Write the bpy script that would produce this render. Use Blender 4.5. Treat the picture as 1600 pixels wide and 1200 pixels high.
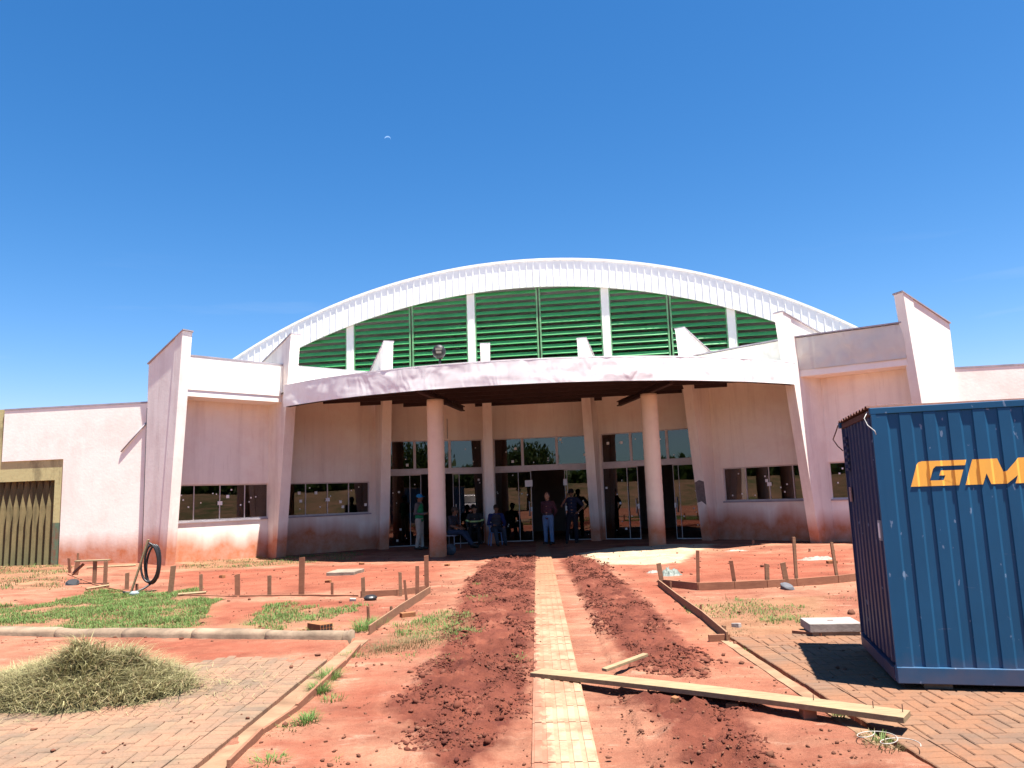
import bpy, bmesh, math, random
import numpy as np
from mathutils import Vector, Matrix, noise
R = math.radians
rnd = random.Random(7)
sc = bpy.context.scene
for o in list(bpy.data.objects): bpy.data.objects.remove(o)
col = sc.collection

# ------------------------------------------------------------------ camera, sky, sun, exposure
CAM_H, PITCH, ROLL, FPX = 1.6, 8.2, 2.0, 1200.0
_p, _r = R(PITCH), R(ROLL)
_fw = Vector((0, math.cos(_p), math.sin(_p))); _rt = Vector((1, 0, 0)); _up = _rt.cross(_fw)
RT = math.cos(_r) * _rt - math.sin(_r) * _up
UP = math.sin(_r) * _rt + math.cos(_r) * _up
cam = bpy.data.cameras.new('camera'); camo = bpy.data.objects.new('camera', cam); col.objects.link(camo)
m = Matrix.Identity(4)
for i in range(3):
    m[i][0] = RT[i]; m[i][1] = UP[i]; m[i][2] = -_fw[i]
m[2][3] = CAM_H
camo.matrix_world = m
cam.sensor_width = 36; cam.lens = 27.0; cam.clip_start = .05; cam.clip_end = 8000
sc.camera = camo

SUN = Vector((.205, -.158, .965)).normalized()
sun_el = math.asin(SUN.z); sun_az = math.atan2(SUN.x, SUN.y)
w = bpy.data.worlds.new('World'); sc.world = w; w.use_nodes = True
nt = w.node_tree; bg = nt.nodes['Background']
sky = nt.nodes.new('ShaderNodeTexSky'); sky.sky_type = 'NISHITA'; sky.sun_disc = False
sky.sun_elevation = sun_el; sky.sun_rotation = sun_az
sky.air_density = 1.0; sky.dust_density = .3; sky.ozone_density = 3.0; sky.altitude = 400
sp_ = nt.nodes.new('ShaderNodeSeparateColor'); cb_ = nt.nodes.new('ShaderNodeCombineColor'); nt.links.new(sky.outputs[0], sp_.inputs[0])
for i_, (a_, e_, mx_) in enumerate(((.296, 1.92, 3.6), (.705, 1.21, 6.0), (1.10, 1.04, 7.5))):     # deeper blue, as the phone camera rendered it
    n0 = nt.nodes.new('ShaderNodeMath'); n0.operation = 'MINIMUM'; n0.inputs[1].default_value = mx_; nt.links.new(sp_.outputs[i_], n0.inputs[0])
    n1 = nt.nodes.new('ShaderNodeMath'); n1.operation = 'POWER'; n1.inputs[1].default_value = e_; nt.links.new(n0.outputs[0], n1.inputs[0])
    n2 = nt.nodes.new('ShaderNodeMath'); n2.operation = 'MULTIPLY'; n2.inputs[1].default_value = a_; nt.links.new(n1.outputs[0], n2.inputs[0]); nt.links.new(n2.outputs[0], cb_.inputs[i_])
tcw = nt.nodes.new('ShaderNodeTexCoord'); mpw = nt.nodes.new('ShaderNodeMapping'); mpw.inputs['Scale'].default_value = (1.6, 1.6, 16); nt.links.new(tcw.outputs['Generated'], mpw.inputs[0])
nzw = nt.nodes.new('ShaderNodeTexNoise'); nzw.inputs['Scale'].default_value = 2.2; nzw.inputs['Detail'].default_value = 6; nt.links.new(mpw.outputs[0], nzw.inputs['Vector'])
rpw = nt.nodes.new('ShaderNodeValToRGB'); rpw.color_ramp.elements[0].position = .60; rpw.color_ramp.elements[1].position = .85; nt.links.new(nzw.outputs['Fac'], rpw.inputs[0])
szw = nt.nodes.new('ShaderNodeSeparateXYZ'); nt.links.new(tcw.outputs['Generated'], szw.inputs[0])
rp2 = nt.nodes.new('ShaderNodeMapRange'); rp2.inputs[1].default_value = .30; rp2.inputs[2].default_value = .12; nt.links.new(szw.outputs[2], rp2.inputs[0])
mlw = nt.nodes.new('ShaderNodeMath'); mlw.operation = 'MULTIPLY'; nt.links.new(rpw.outputs[0], mlw.inputs[0]); nt.links.new(rp2.outputs[0], mlw.inputs[1])
m2w = nt.nodes.new('ShaderNodeMath'); m2w.operation = 'MULTIPLY'; m2w.inputs[1].default_value = .5; nt.links.new(mlw.outputs[0], m2w.inputs[0])
mxw = nt.nodes.new('ShaderNodeMix'); mxw.data_type = 'RGBA'; nt.links.new(m2w.outputs[0], mxw.inputs[0]); nt.links.new(cb_.outputs[0], mxw.inputs[6]); mxw.inputs[7].default_value = (4.2, 5.0, 6.6, 1)
nt.links.new(mxw.outputs[2], bg.inputs[0]); bg.inputs[1].default_value = .05
sl = bpy.data.lights.new('sun', 'SUN'); slo = bpy.data.objects.new('sun', sl); col.objects.link(slo)
sl.energy = 5.0; sl.angle = R(.53); sl.color = (1, .96, .885)
slo.rotation_euler = SUN.to_track_quat('Z', 'Y').to_euler()
sc.view_settings.view_transform = 'Standard'; sc.view_settings.look = 'None'
sc.view_settings.exposure = 1.7; sc.view_settings.gamma = 1; sc.view_settings.use_curve_mapping = False
sc.render.engine = 'CYCLES'

# ------------------------------------------------------------------ helpers
def ray(px, py): return _fw + RT * ((px - 800) / FPX) - UP * ((py - 600) / FPX)
def G(px, py, z=0.0):
    d = ray(px, py); t = (z - CAM_H) / d.z
    return Vector((d.x * t, d.y * t, z))
def AY(px, py, Y):
    d = ray(px, py); t = Y / d.y
    return Vector((d.x * t, Y, CAM_H + d.z * t))
def PLN(px, py, A, B):
    d = ray(px, py); nx, ny = B[1] - A[1], A[0] - B[0]
    t = (nx * A[0] + ny * A[1]) / (nx * d.x + ny * d.y)
    return Vector((d.x * t, d.y * t, CAM_H + d.z * t))

WM = {}
def wm(o): return WM.get(o.name, Matrix.Identity(4))
def tag(o, label=None, cat=None, group=None, kind=None):
    if label: o['label'] = label
    if cat: o['category'] = cat
    if group: o['group'] = group
    if kind: o['kind'] = kind
    return o
def empty(name, loc, label, cat, group=None, rz=0):
    o = bpy.data.objects.new(name, None); col.objects.link(o); o.location = loc; o.rotation_euler = (0, 0, rz)
    o.empty_display_size = .2
    WM[o.name] = Matrix.Translation(Vector(loc)) @ Matrix.Rotation(rz, 4, 'Z')
    return tag(o, label, cat, group)

class MB:
    def __init__(s): s.v = []; s.f = []; s.mi = []; s.cur = 0
    def add(s, vs, fs):
        n = len(s.v); s.v += [tuple(v) for v in vs]
        for f in fs: s.f.append(tuple(i + n for i in f)); s.mi.append(s.cur)
        return s
    def hexa(s, b, t):      # bottom 4 (ccw from above), top 4
        return s.add(list(b) + list(t), [(3, 2, 1, 0), (4, 5, 6, 7), (0, 1, 5, 4), (1, 2, 6, 5), (2, 3, 7, 6), (3, 0, 4, 7)])
    def box(s, x0, x1, y0, y1, z0, z1, M=None):
        b = [(x0, y0, z0), (x1, y0, z0), (x1, y1, z0), (x0, y1, z0)]; t = [(x, y, z1) for x, y, _ in b]
        if M: b = [M @ Vector(p) for p in b]; t = [M @ Vector(p) for p in t]
        return s.hexa(b, t)
    def wallbox(s, A, B, u0, u1, z0, z1, d0, d1, z0b=None, z1b=None):
        # along A->B (xy), u in metres, depth d behind front face (away from viewer = left normal)
        A = Vector((A[0], A[1])); B = Vector((B[0], B[1])); e = (B - A).normalized(); n = Vector((-e.y, e.x))
        q = [A + e * u0 + n * d0, A + e * u1 + n * d0, A + e * u1 + n * d1, A + e * u0 + n * d1]
        zb = [z0, z0 if z0b is None else z0b]; zt = [z1, z1 if z1b is None else z1b]
        b = [(q[0].x, q[0].y, zb[0]), (q[1].x, q[1].y, zb[1]), (q[2].x, q[2].y, zb[1]), (q[3].x, q[3].y, zb[0])]
        t = [(q[0].x, q[0].y, zt[0]), (q[1].x, q[1].y, zt[1]), (q[2].x, q[2].y, zt[1]), (q[3].x, q[3].y, zt[0])]
        return s.hexa(b, t)
    def tube(s, pts, r, seg=8, cap=True, rr=None, sq=None):
        pts = [Vector(p) for p in pts]; n0 = len(s.v); k = len(pts)
        rs = r if isinstance(r, (list, tuple)) else [r] * k
        vs = []
        prev = None
        for i, p in enumerate(pts):
            t = (pts[min(i + 1, k - 1)] - pts[max(i - 1, 0)]).normalized()
            a = Vector((0, 0, 1)) if abs(t.z) < .9 else Vector((1, 0, 0))
            if prev is not None: a = prev
            x = (a - t * a.dot(t)).normalized(); prev = x; y = t.cross(x)
            for j in range(seg):
                an = 2 * math.pi * j / seg
                fy = sq[i] if sq else 1
                vs.append(p + x * math.cos(an) * rs[i] + y * math.sin(an) * rs[i] * fy)
        fs = []
        for i in range(k - 1):
            for j in range(seg):
                a = i * seg + j; b = i * seg + (j + 1) % seg
                fs.append((a, b, b + seg, a + seg))
        if cap: fs.append(tuple(range(seg - 1, -1, -1))); fs.append(tuple((k - 1) * seg + j for j in range(seg)))
        return s.add(vs, fs)
    def ell(s, c, r, seg=12, rings=8, M=None):
        vs = [(c[0], c[1], c[2] + r[2])]; 
        for i in range(1, rings):
            th = math.pi * i / rings
            for j in range(seg):
                a = 2 * math.pi * j / seg
                vs.append((c[0] + r[0] * math.sin(th) * math.cos(a), c[1] + r[1] * math.sin(th) * math.sin(a), c[2] + r[2] * math.cos(th)))
        vs.append((c[0], c[1], c[2] - r[2])); fs = []
        for j in range(seg): fs.append((0, 1 + j, 1 + (j + 1) % seg))
        for i in range(rings - 2):
            for j in range(seg):
                a = 1 + i * seg + j; b = 1 + i * seg + (j + 1) % seg
                fs.append((a, a + seg, b + seg, b))
        e = len(vs) - 1; l = 1 + (rings - 2) * seg
        for j in range(seg): fs.append((e, l + (j + 1) % seg, l + j))
        if M: vs = [M @ Vector(v) for v in vs]
        return s.add(vs, fs)
    def prism(s, poly, ext):       # planar polygon of 3D points extruded by vector
        n = len(poly); ext = Vector(ext); p = [Vector(q) for q in poly]
        fs = [tuple(range(n - 1, -1, -1)), tuple(range(n, 2 * n))] + [(i, (i + 1) % n, (i + 1) % n + n, i + n) for i in range(n)]
        return s.add(p + [q + ext for q in p], fs)
    def mesh(s, name, mats, smooth=False):
        me = bpy.data.meshes.new(name); me.from_pydata(s.v, [], s.f)
        for mm in (mats if isinstance(mats, (list, tuple)) else [mats]): me.materials.append(mm)
        if any(s.mi): me.polygons.foreach_set('material_index', s.mi)
        bm = bmesh.new(); bm.from_mesh(me); bmesh.ops.recalc_face_normals(bm, faces=bm.faces); bm.to_mesh(me); bm.free()
        if smooth: me.polygons.foreach_set('use_smooth', [True] * len(me.polygons))
        return me
    def build(s, name, mats, parent=None, smooth=False, local=False, bevel=0):
        o = bpy.data.objects.new(name, s.mesh(name, mats, smooth)); col.objects.link(o)
        if parent:
            o.parent = parent
            if not local: o.matrix_parent_inverse = wm(parent).inverted()
        if bevel:
            b = o.modifiers.new('bevel', 'BEVEL'); b.width = bevel; b.segments = 2; b.limit_method = 'ANGLE'
        return o
def share(name, me, parent=None, loc=(0, 0, 0), rot=(0, 0, 0), scale=None):
    o = bpy.data.objects.new(name, me); col.objects.link(o); o.location = loc; o.rotation_euler = rot
    if scale: o.scale = scale
    if parent: o.parent = parent; o.matrix_parent_inverse = wm(parent).inverted()
    return o

# ------------------------------------------------------------------ materials
class N:
    def __init__(s, name):
        s.m = bpy.data.materials.new(name); s.m.use_nodes = True; s.t = s.m.node_tree
        s.b = s.t.nodes['Principled BSDF']; s.tc = s.t.nodes.new('ShaderNodeTexCoord')
    def n(s, t, **k):
        x = s.t.nodes.new(t)
        for a, v in k.items(): setattr(x, a, v)
        return x
    def l(s, a, b): s.t.links.new(a, b)
    def map(s, scale=(1, 1, 1), src='Object', loc=(0, 0, 0)):
        x = s.n('ShaderNodeMapping'); x.inputs['Scale'].default_value = scale; x.inputs['Location'].default_value = loc
        s.l(s.tc.outputs[src], x.inputs[0]); return x.outputs[0]
    def noise(s, sc_, vec=None, det=5, rough=.6, dist=0):
        x = s.n('ShaderNodeTexNoise'); x.inputs['Scale'].default_value = sc_; x.inputs['Detail'].default_value = det
        x.inputs['Roughness'].default_value = rough; x.inputs['Distortion'].default_value = dist
        s.l(vec if vec is not None else s.tc.outputs['Object'], x.inputs['Vector']); return x.outputs['Fac']
    def ramp(s, f, a, b, ca=(0, 0, 0, 1), cb=(1, 1, 1, 1)):
        x = s.n('ShaderNodeValToRGB'); e = x.color_ramp.elements
        e[0].position = a; e[1].position = b; e[0].color = ca; e[1].color = cb; s.l(f, x.inputs[0]); return x.outputs[0]
    def mix(s, f, a, b, mode='MIX'):
        x = s.n('ShaderNodeMix', data_type='RGBA', blend_type=mode)
        for i, v in ((0, f), (6, a), (7, b)):
            if isinstance(v, (int, float)): x.inputs[i].default_value = v
            elif isinstance(v, tuple): x.inputs[i].default_value = (*v[:3], 1)
            else: s.l(v, x.inputs[i])
        return x.outputs[2]
    def math(s, op, a, b=0.0, c=None):
        x = s.n('ShaderNodeMath', operation=op)
        for i, v in enumerate((a, b) if c is None else (a, b, c)):
            if isinstance(v, (int, float)): x.inputs[i].default_value = v
            else: s.l(v, x.inputs[i])
        return x.outputs[0]
    def bump(s, h, strength=.3, dist=.02):
        x = s.n('ShaderNodeBump'); x.inputs['Strength'].default_value = strength; x.inputs['Distance'].default_value = dist
        s.l(h, x.inputs['Height']); s.l(x.outputs[0], s.b.inputs['Normal'])
    def fin(s, c, rough=.8, spec=.3, metal=0):
        if isinstance(c, tuple): s.b.inputs['Base Color'].default_value = (*c[:3], 1)
        else: s.l(c, s.b.inputs['Base Color'])
        if isinstance(rough, (int, float)): s.b.inputs['Roughness'].default_value = rough
        else: s.l(rough, s.b.inputs['Roughness'])
        s.b.inputs['Specular IOR Level'].default_value = spec; s.b.inputs['Metallic'].default_value = metal
        return s.m
def simple(name, c, rough=.7, var=.25, scale=8, bump=.15, spec=.3, metal=0, dark=.6):
    q = N(name); f = q.noise(scale); c2 = tuple(x * (1 - var) for x in c)
    cc = q.mix(q.ramp(f, .35, .65), c, c2)
    if bump: q.bump(q.noise(scale * 6), bump, .01)
    return q.fin(cc, rough, spec, metal)

SOILD = (.30, .075, .032)
def plaster(name, base, pinkc, amt=.55, stain=True, grime=.35):
    q = N(name); P = q.tc.outputs['Object']
    big = q.ramp(q.noise(.55, det=6, rough=.68, dist=.4), .47, .62)
    c = q.mix(q.math('MULTIPLY', big, amt), base, pinkc)
    st = q.ramp(q.noise(1.0, q.map((3.2, 3.2, .28)), det=5), .50, .80)       # vertical run marks
    c = q.mix(q.math('MULTIPLY', st, grime), c, (.44, .35, .31))
    drip = q.ramp(q.noise(1.0, q.map((9, 9, .5), loc=(2, 5, 1)), det=6, rough=.7), .60, .72)
    c = q.mix(q.math('MULTIPLY', drip, grime * .8), c, (.36, .26, .22))
    mott = q.ramp(q.noise(3.5, det=8, rough=.7), .3, .75)
    c = q.mix(q.math('MULTIPLY', mott, .16), c, (.55, .44, .41))
    if stain:
        sx = q.n('ShaderNodeSeparateXYZ'); q.l(P, sx.inputs[0])
        hn = q.noise(.55, q.map((1, 1, .15)), det=4)
        edge = q.math('MULTIPLY_ADD', hn, 1.6, .20)
        f = q.math('SUBTRACT', edge, sx.outputs[2])
        f = q.math('MULTIPLY', f, 1.35)
        f2 = q.math('MULTIPLY', q.ramp(f, 0.0, .72), q.math('MULTIPLY_ADD', mott, -.30, 1.0))
        c = q.mix(f2, c, (.50, .15, .055))
        sp = q.ramp(q.noise(38, det=2), .68, .72)
        low = q.ramp(sx.outputs[2], .2, .9, (1, 1, 1, 1), (0, 0, 0, 1))
        c = q.mix(q.math('MULTIPLY', q.math('MULTIPLY', sp, low), .35), c, (.3, .12, .06))
    q.bump(q.noise(14, det=8), .25, .012)
    return q.fin(c, .88, .2)
M_PL = plaster('plaster', (.88, .82, .73), (.80, .66, .58), .5)
M_PLW = plaster('plaster_wing', (.94, .90, .80), (.88, .71, .62), .55, grime=.10)
M_FIN = plaster('plaster_fin', (.88, .83, .75), (.76, .65, .59), .5, grime=.45)
M_PAR = plaster('plaster_parapet', (.93, .90, .82), (.90, .80, .68), .4, stain=False, grime=.10)
M_COLUMN = plaster('column_render', (.80, .66, .51), (.70, .54, .42), .6, grime=.25)
def sheet(name, c, c2, rough=.45):
    q = N(name)
    f = q.ramp(q.noise(1.1, det=3), .35, .7)
    cc = q.mix(f, c, c2); st = q.ramp(q.noise(1, q.map((5, 5, .5))), .55, .8)
    cc = q.mix(q.math('MULTIPLY', st, .3), cc, (.5, .44, .42))
    q.bump(q.noise(1.5, q.map((1, 1, .6)), det=2, dist=.8), .55, .10)
    return q.fin(cc, rough, .4)
M_SHEET = sheet('painted_sheet', (.93, .90, .85), (.84, .80, .77))
M_SHEETY = sheet('cream_sheet', (.70, .67, .58), (.62, .58, .50))
M_BAND = simple('white_corrugated', (.93, .92, .89), .45, .08, 2, .05)
M_GREEN = simple('green_slat', (.085, .43, .13), .45, .2, 1.5, .05, .5)
M_GREENF = simple('green_frame', (.20, .42, .20), .5, .3, 4, .05)
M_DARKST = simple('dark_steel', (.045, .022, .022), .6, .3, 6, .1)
M_FRAME = simple('window_frame', (.58, .53, .52), .4, .15, 6, .03, .5)
M_CAP = simple('flashing', (.38, .34, .37), .5, .3, 3, .05)
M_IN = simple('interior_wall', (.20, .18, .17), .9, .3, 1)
M_ROOFIN = simple('roof_slab', (.30, .28, .27), .9, .2, 1)
M_STICK = simple('sticker_paper', (.82, .82, .80), .8, .03, 4, 0)
M_YEL = N('yellow_plaster')
def _y(q):
    sx = q.n('ShaderNodeSeparateXYZ'); q.l(q.tc.outputs['Object'], sx.inputs[0])
    g = q.ramp(q.noise(1.2, q.map((2, 2, .7)), det=8, rough=.75), .48, .62)
    c = q.mix(q.math('MULTIPLY', g, .65), (.50, .45, .22), (.16, .135, .075))
    lowm = q.ramp(q.math('MULTIPLY', sx.outputs[2], .4), .50, .51, (1, 1, 1, 1), (0, 0, 0, 1))
    c = q.mix(lowm, c, q.mix(g, (.12, .19, .12), (.22, .10, .06)))
    q.bump(q.noise(10, det=8), .3, .015); return q.fin(c, .9, .2)
M_YEL = _y(M_YEL)
def _blade(q):
    sx = q.n('ShaderNodeSeparateXYZ'); q.l(q.tc.outputs['Object'], sx.inputs[0])
    g = q.ramp(q.noise(2, q.map((4, 4, .7)), det=6), .4, .68)
    c = q.mix(g, (.20, .155, .075), (.11, .09, .045))
    c = q.mix(q.ramp(sx.outputs[2], .0, .9, (.6, .6, .6, 1), (0, 0, 0, 1)), c, (.11, .13, .07)); q.bump(q.noise(12), .3, .01)
    return q.fin(c, .9, .2)
M_BLADE = _blade(N('concrete_blade'))
def _glass():
    q = N('tinted_glass'); t = q.t; out = t.nodes['Material Output']
    tr = q.n('ShaderNodeBsdfTransparent'); tr.inputs[0].default_value = (.34, .35, .34, 1)
    gl = q.n('ShaderNodeBsdfGlossy'); gl.inputs['Roughness'].default_value = .012; gl.inputs[0].default_value = (1, .84, .80, 1)
    fr = q.n('ShaderNodeFresnel'); fr.inputs[0].default_value = 1.85
    mx = q.n('ShaderNodeMixShader'); q.l(fr.outputs[0], mx.inputs[0]); q.l(tr.outputs[0], mx.inputs[1]); q.l(gl.outputs[0], mx.inputs[2])
    bp = q.n('ShaderNodeBump'); bp.inputs['Strength'].default_value = .02; bp.inputs['Distance'].default_value = .02
    q.l(q.noise(1.2, det=1), bp.inputs['Height']); q.l(bp.outputs[0], gl.inputs['Normal'])
    q.l(mx.outputs[0], out.inputs[0]); t.nodes.remove(q.b); return q.m
M_GLASS = _glass()
def wood(name, a, b, grime=(.35, .16, .09), g=.35):
    q = N(name); gr = q.noise(3, q.map((2, 14, 14)), det=6, dist=.6)
    c = q.mix(q.ramp(gr, .35, .7), a, b)
    c = q.mix(q.math('MULTIPLY', q.ramp(q.noise(2.5, det=5), .45, .7), g), c, grime)
    q.bump(gr, .25, .006); return q.fin(c, .85, .2)
M_WOOD = wood('stake_wood', (.243, .137, .082), (.165, .086, .051))
M_WOODD = wood('form_board', (.239, .112, .066), (.182, .077, .046), g=.5)
M_PLANK = wood('pale_plank', (.285, .217, .124), (.198, .143, .081), (.205, .112, .068), .5)
def _blue(name, dirt, hi):
    q = N(name); P = q.tc.outputs['Object']
    f = q.ramp(q.noise(1.8, q.map((1, 1, .35)), det=7, rough=.65), .3, .75)
    c = q.mix(f, hi, tuple(x * .78 for x in hi))
    scr = q.ramp(q.noise(20, q.map((1, 1, .5)), det=3, rough=.5), .69, .72)
    c = q.mix(q.math('MULTIPLY', scr, .55), c, (.22, .30, .42))
    rs_ = q.ramp(q.noise(3.2, q.map((1, 1, .45), loc=(4, 2, 9)), det=9, rough=.8), .66, .72); c = q.mix(q.math('MULTIPLY', rs_, .6), c, (.12, .10, .12))
    hz = q.ramp(q.noise(2.0, q.map((2, 2, 14)), det=4), .70, .76); c = q.mix(q.math('MULTIPLY', hz, .4), c, (.20, .22, .26))
    chalk = q.ramp(q.noise(5, q.map((3, 3, .35)), det=5), .6, .85)
    c = q.mix(q.math('MULTIPLY', chalk, .10), c, (.08, .15, .25))
    sx = q.n('ShaderNodeSeparateXYZ'); q.l(P, sx.inputs[0])
    low = q.ramp(q.math('MULTIPLY_ADD', q.noise(4, det=5), .5, q.math('MULTIPLY', sx.outputs[2], -1)), -.12, .22)
    c = q.mix(q.math('MULTIPLY', low, dirt), c, (.26, .13, .08))
    q.bump(q.noise(2.2, det=2), .12, .02)
    return q.fin(c, .5, .25)
M_BLUE = _blue('blue_paint', .22, (.011, .088, .190))
M_BLUED = _blue('blue_end_shaded', .35, (.020, .034, .095))  # same blue darkened for the ends, with their shade put into the colour
M_RUST = simple('rusty_edge', (.095, .04, .03), .9, .4, 14, .4)
M_GM = N('yellow_lettering')
def _gm(q):
    f = q.ramp(q.noise(5, q.map((2, 2, .5)), det=6), .35, .75)
    wr_ = q.ramp(q.noise(9, q.map((1, 1, .4)), det=9, rough=.8), .66, .70)
    return q.fin(q.mix(wr_, q.mix(q.math('MULTIPLY', f, .35), (.95, .49, .08), (.70, .36, .09)), (.10, .14, .18)), .5, .3)
M_GM = _gm(M_GM)
M_BLACK = simple('black_rubber', (.016, .016, .018), .45, .2, 10, .1, .5)
M_CONC = simple('concrete', (.260, .205, .155), .9, .35, 5, .4)
M_SLABW = simple('whitish_concrete', (.310, .266, .245), .9, .3, 6, .4)
M_KERB = simple('kerb_concrete', (.273, .192, .130), .9, .5, 3, .6)
M_BRICKO = simple('clay_brick', (.253, .105, .044), .9, .25, 9, .4)
def _paver(name, cs):
    q = N(name); oi = q.n('ShaderNodeObjectInfo')
    rp = q.n('ShaderNodeValToRGB'); e = rp.color_ramp.elements
    e[0].color = (*cs[0], 1); e[1].color = (*cs[2], 1); e[1].position = 1
    x = e.new(.5); x.color = (*cs[1], 1)
    gp = q.n('ShaderNodeNewGeometry'); wn = q.n('ShaderNodeTexWhiteNoise', noise_dimensions='1D')
    q.l(q.math('ADD', gp.outputs['Random Per Island'], oi.outputs['Random']), wn.inputs['W'])
    q.l(wn.outputs[0], rp.inputs[0])
    pos = gp.outputs['Position']
    d = q.ramp(q.noise(1.3, pos, det=8, rough=.7), .40, .60)
    c = q.mix(q.math('MULTIPLY', d, .85), rp.outputs[0], cs[3])
    sp = q.ramp(q.noise(60, pos, det=3), .45, .75); c = q.mix(q.math('MULTIPLY', sp, .4), c, (.08, .05, .035)); bl = q.ramp(q.noise(5, pos, det=6, rough=.7), .5, .7); c = q.mix(q.math('MULTIPLY', bl, .35), c, (.09, .062, .045))
    q.bump(q.noise(70, pos, det=4), .3, .004)
    return q.fin(c, .92, .15)
M_PAVL = _paver('grey_paver', [(.185, .122, .080), (.145, .103, .073), (.215, .143, .090), (.26, .14, .088)])
M_PAVR = _paver('tan_paver', [(.174, .096, .058), (.139, .087, .061), (.203, .113, .067), (.209, .096, .052)])
def _tile():
    q = N('tactile_tile'); gp = q.n('ShaderNodeNewGeometry'); pos = gp.outputs['Position']
    sx = q.n('ShaderNodeSeparateXYZ'); q.l(pos, sx.inputs[0])
    d = q.ramp(q.noise(2.1, pos, det=8, rough=.7), .44, .60)
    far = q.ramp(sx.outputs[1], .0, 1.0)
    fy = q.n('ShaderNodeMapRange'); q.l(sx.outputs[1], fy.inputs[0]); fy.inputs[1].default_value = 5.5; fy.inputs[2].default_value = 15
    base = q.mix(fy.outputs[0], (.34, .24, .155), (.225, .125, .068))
    c = q.mix(q.math('MULTIPLY', d, .75), base, (.22, .09, .05))
    gz = q.ramp(q.math('MULTIPLY', sx.outputs[2], 10), .26, .30, (1, 1, 1, 1), (0, 0, 0, 1)); c = q.mix(q.math('MULTIPLY', gz, .30), c, (.24, .11, .065))
    # dirty left edge
    wob = q.math('MULTIPLY_ADD', q.noise(7, pos, det=4), .35, q.math('MULTIPLY', sx.outputs[0], -1))
    c = q.mix(q.math('MULTIPLY', q.ramp(wob, -.05, .04), .6), c, (.19, .06, .038))
    q.bump(q.noise(60, pos), .2, .004); return q.fin(c, .9, .2)
M_TILE = _tile()
def _soil():
    q = N('red_soil'); gp = q.n('ShaderNodeNewGeometry'); pos = gp.outputs['Position']
    at = q.n('ShaderNodeAttribute', attribute_name='zone'); se = q.n('ShaderNodeSeparateColor'); q.l(at.outputs['Color'], se.inputs[0])
    a = q.ramp(q.noise(.7, pos, det=8, rough=.65), .35, .68)
    st = q.ramp(q.noise(1, q.map((.8, 2.6, 1)), det=8, rough=.7), .4, .65)
    c = q.mix(a, (.46, .20, .13), (.29, .088, .057))
    c = q.mix(q.math('MULTIPLY', st, .6), c, (.52, .275, .18))
    mid = q.ramp(q.noise(.35, q.map((1, 1.8, 1), loc=(3, 1, 0)), det=6, rough=.6), .45, .62); c = q.mix(q.math('MULTIPLY', mid, .65), c, (.27, .078, .05))
    dk = q.ramp(q.noise(3.2, pos, det=8, rough=.75), .56, .72)
    c = q.mix(q.math('MULTIPLY', dk, .75), c, (.20, .055, .034))
    lt = q.ramp(q.noise(2.1, q.map((1, 2.2, 1), loc=(7, 2, 0)), det=9, rough=.72), .56, .66); c = q.mix(q.math('MULTIPLY', lt, .6), c, (.55, .33, .24))
    fine = q.ramp(q.noise(45, pos, det=5, rough=.7), .35, .7)
    c = q.mix(q.math('MULTIPLY', fine, .35), c, (.22, .075, .045))
    rj = q.math('ADD', at.outputs['Alpha'], q.math('MULTIPLY_ADD', q.noise(2.2, pos, det=8, rough=.7), 1.0, -.5))
    c = q.mix(q.math('MULTIPLY', q.ramp(rj, .3, .8), .72), c, (.32, .085, .052))
    mo = q.ramp(q.noise(4, pos, det=8, rough=.7), .35, .68)
    dkc = q.mix(mo, (.235, .070, .045), (.125, .034, .025))
    jag = q.math('ADD', se.outputs[0], q.math('MULTIPLY_ADD', q.noise(6, pos, det=6), .6, -.3))
    c = q.mix(q.math('MULTIPLY', q.ramp(jag, .28, .55), q.ramp(q.noise(1.8, pos, det=7, rough=.75), .24, .42)), c, dkc)
    jag2 = q.math('ADD', se.outputs[1], q.math('MULTIPLY_ADD', q.noise(3, pos, det=6), .4, -.2))
    c = q.mix(q.ramp(jag2, .35, .6), c, q.mix(fine, (.60, .45, .32), (.48, .33, .22)))
    jag3 = q.math('ADD', se.outputs[2], q.math('MULTIPLY_ADD', q.noise(5, pos, det=6), .7, -.35))
    c = q.mix(q.math('MULTIPLY', q.ramp(jag3, .4, .8), .4), c, (.30, .19, .10))
    tn = q.ramp(q.noise(.9, pos, det=9, rough=.75), .40, .62, (.80, .84, .80, 1), (.52, .52, .50, 1)); c = q.mix(1.0, c, tn, 'MULTIPLY')
    h = q.math('ADD', q.noise(9, pos, det=8, rough=.75), q.math('MULTIPLY', q.noise(50, pos, det=4), .3))
    q.bump(h, .8, .05)
    return q.fin(c, .95, .1)
M_SOIL = _soil()
def _clod(name, a, b):
    q = N(name); gp = q.n('ShaderNodeNewGeometry'); c = q.mix(gp.outputs['Random Per Island'], a, b)
    c = q.mix(q.math('MULTIPLY', q.ramp(q.noise(1.7, gp.outputs['Position'], det=5), .42, .6), .6), c, (.15, .055, .036)); q.bump(q.noise(60, gp.outputs['Position']), .6, .006); return q.fin(c, .97, .1)
M_CLOD = _clod('soil_clod', (.105, .032, .020), (.052, .014, .011))
M_PEB = simple('pale_clod', (.162, .068, .043), .97, .45, 3, .5, .1)
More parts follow.
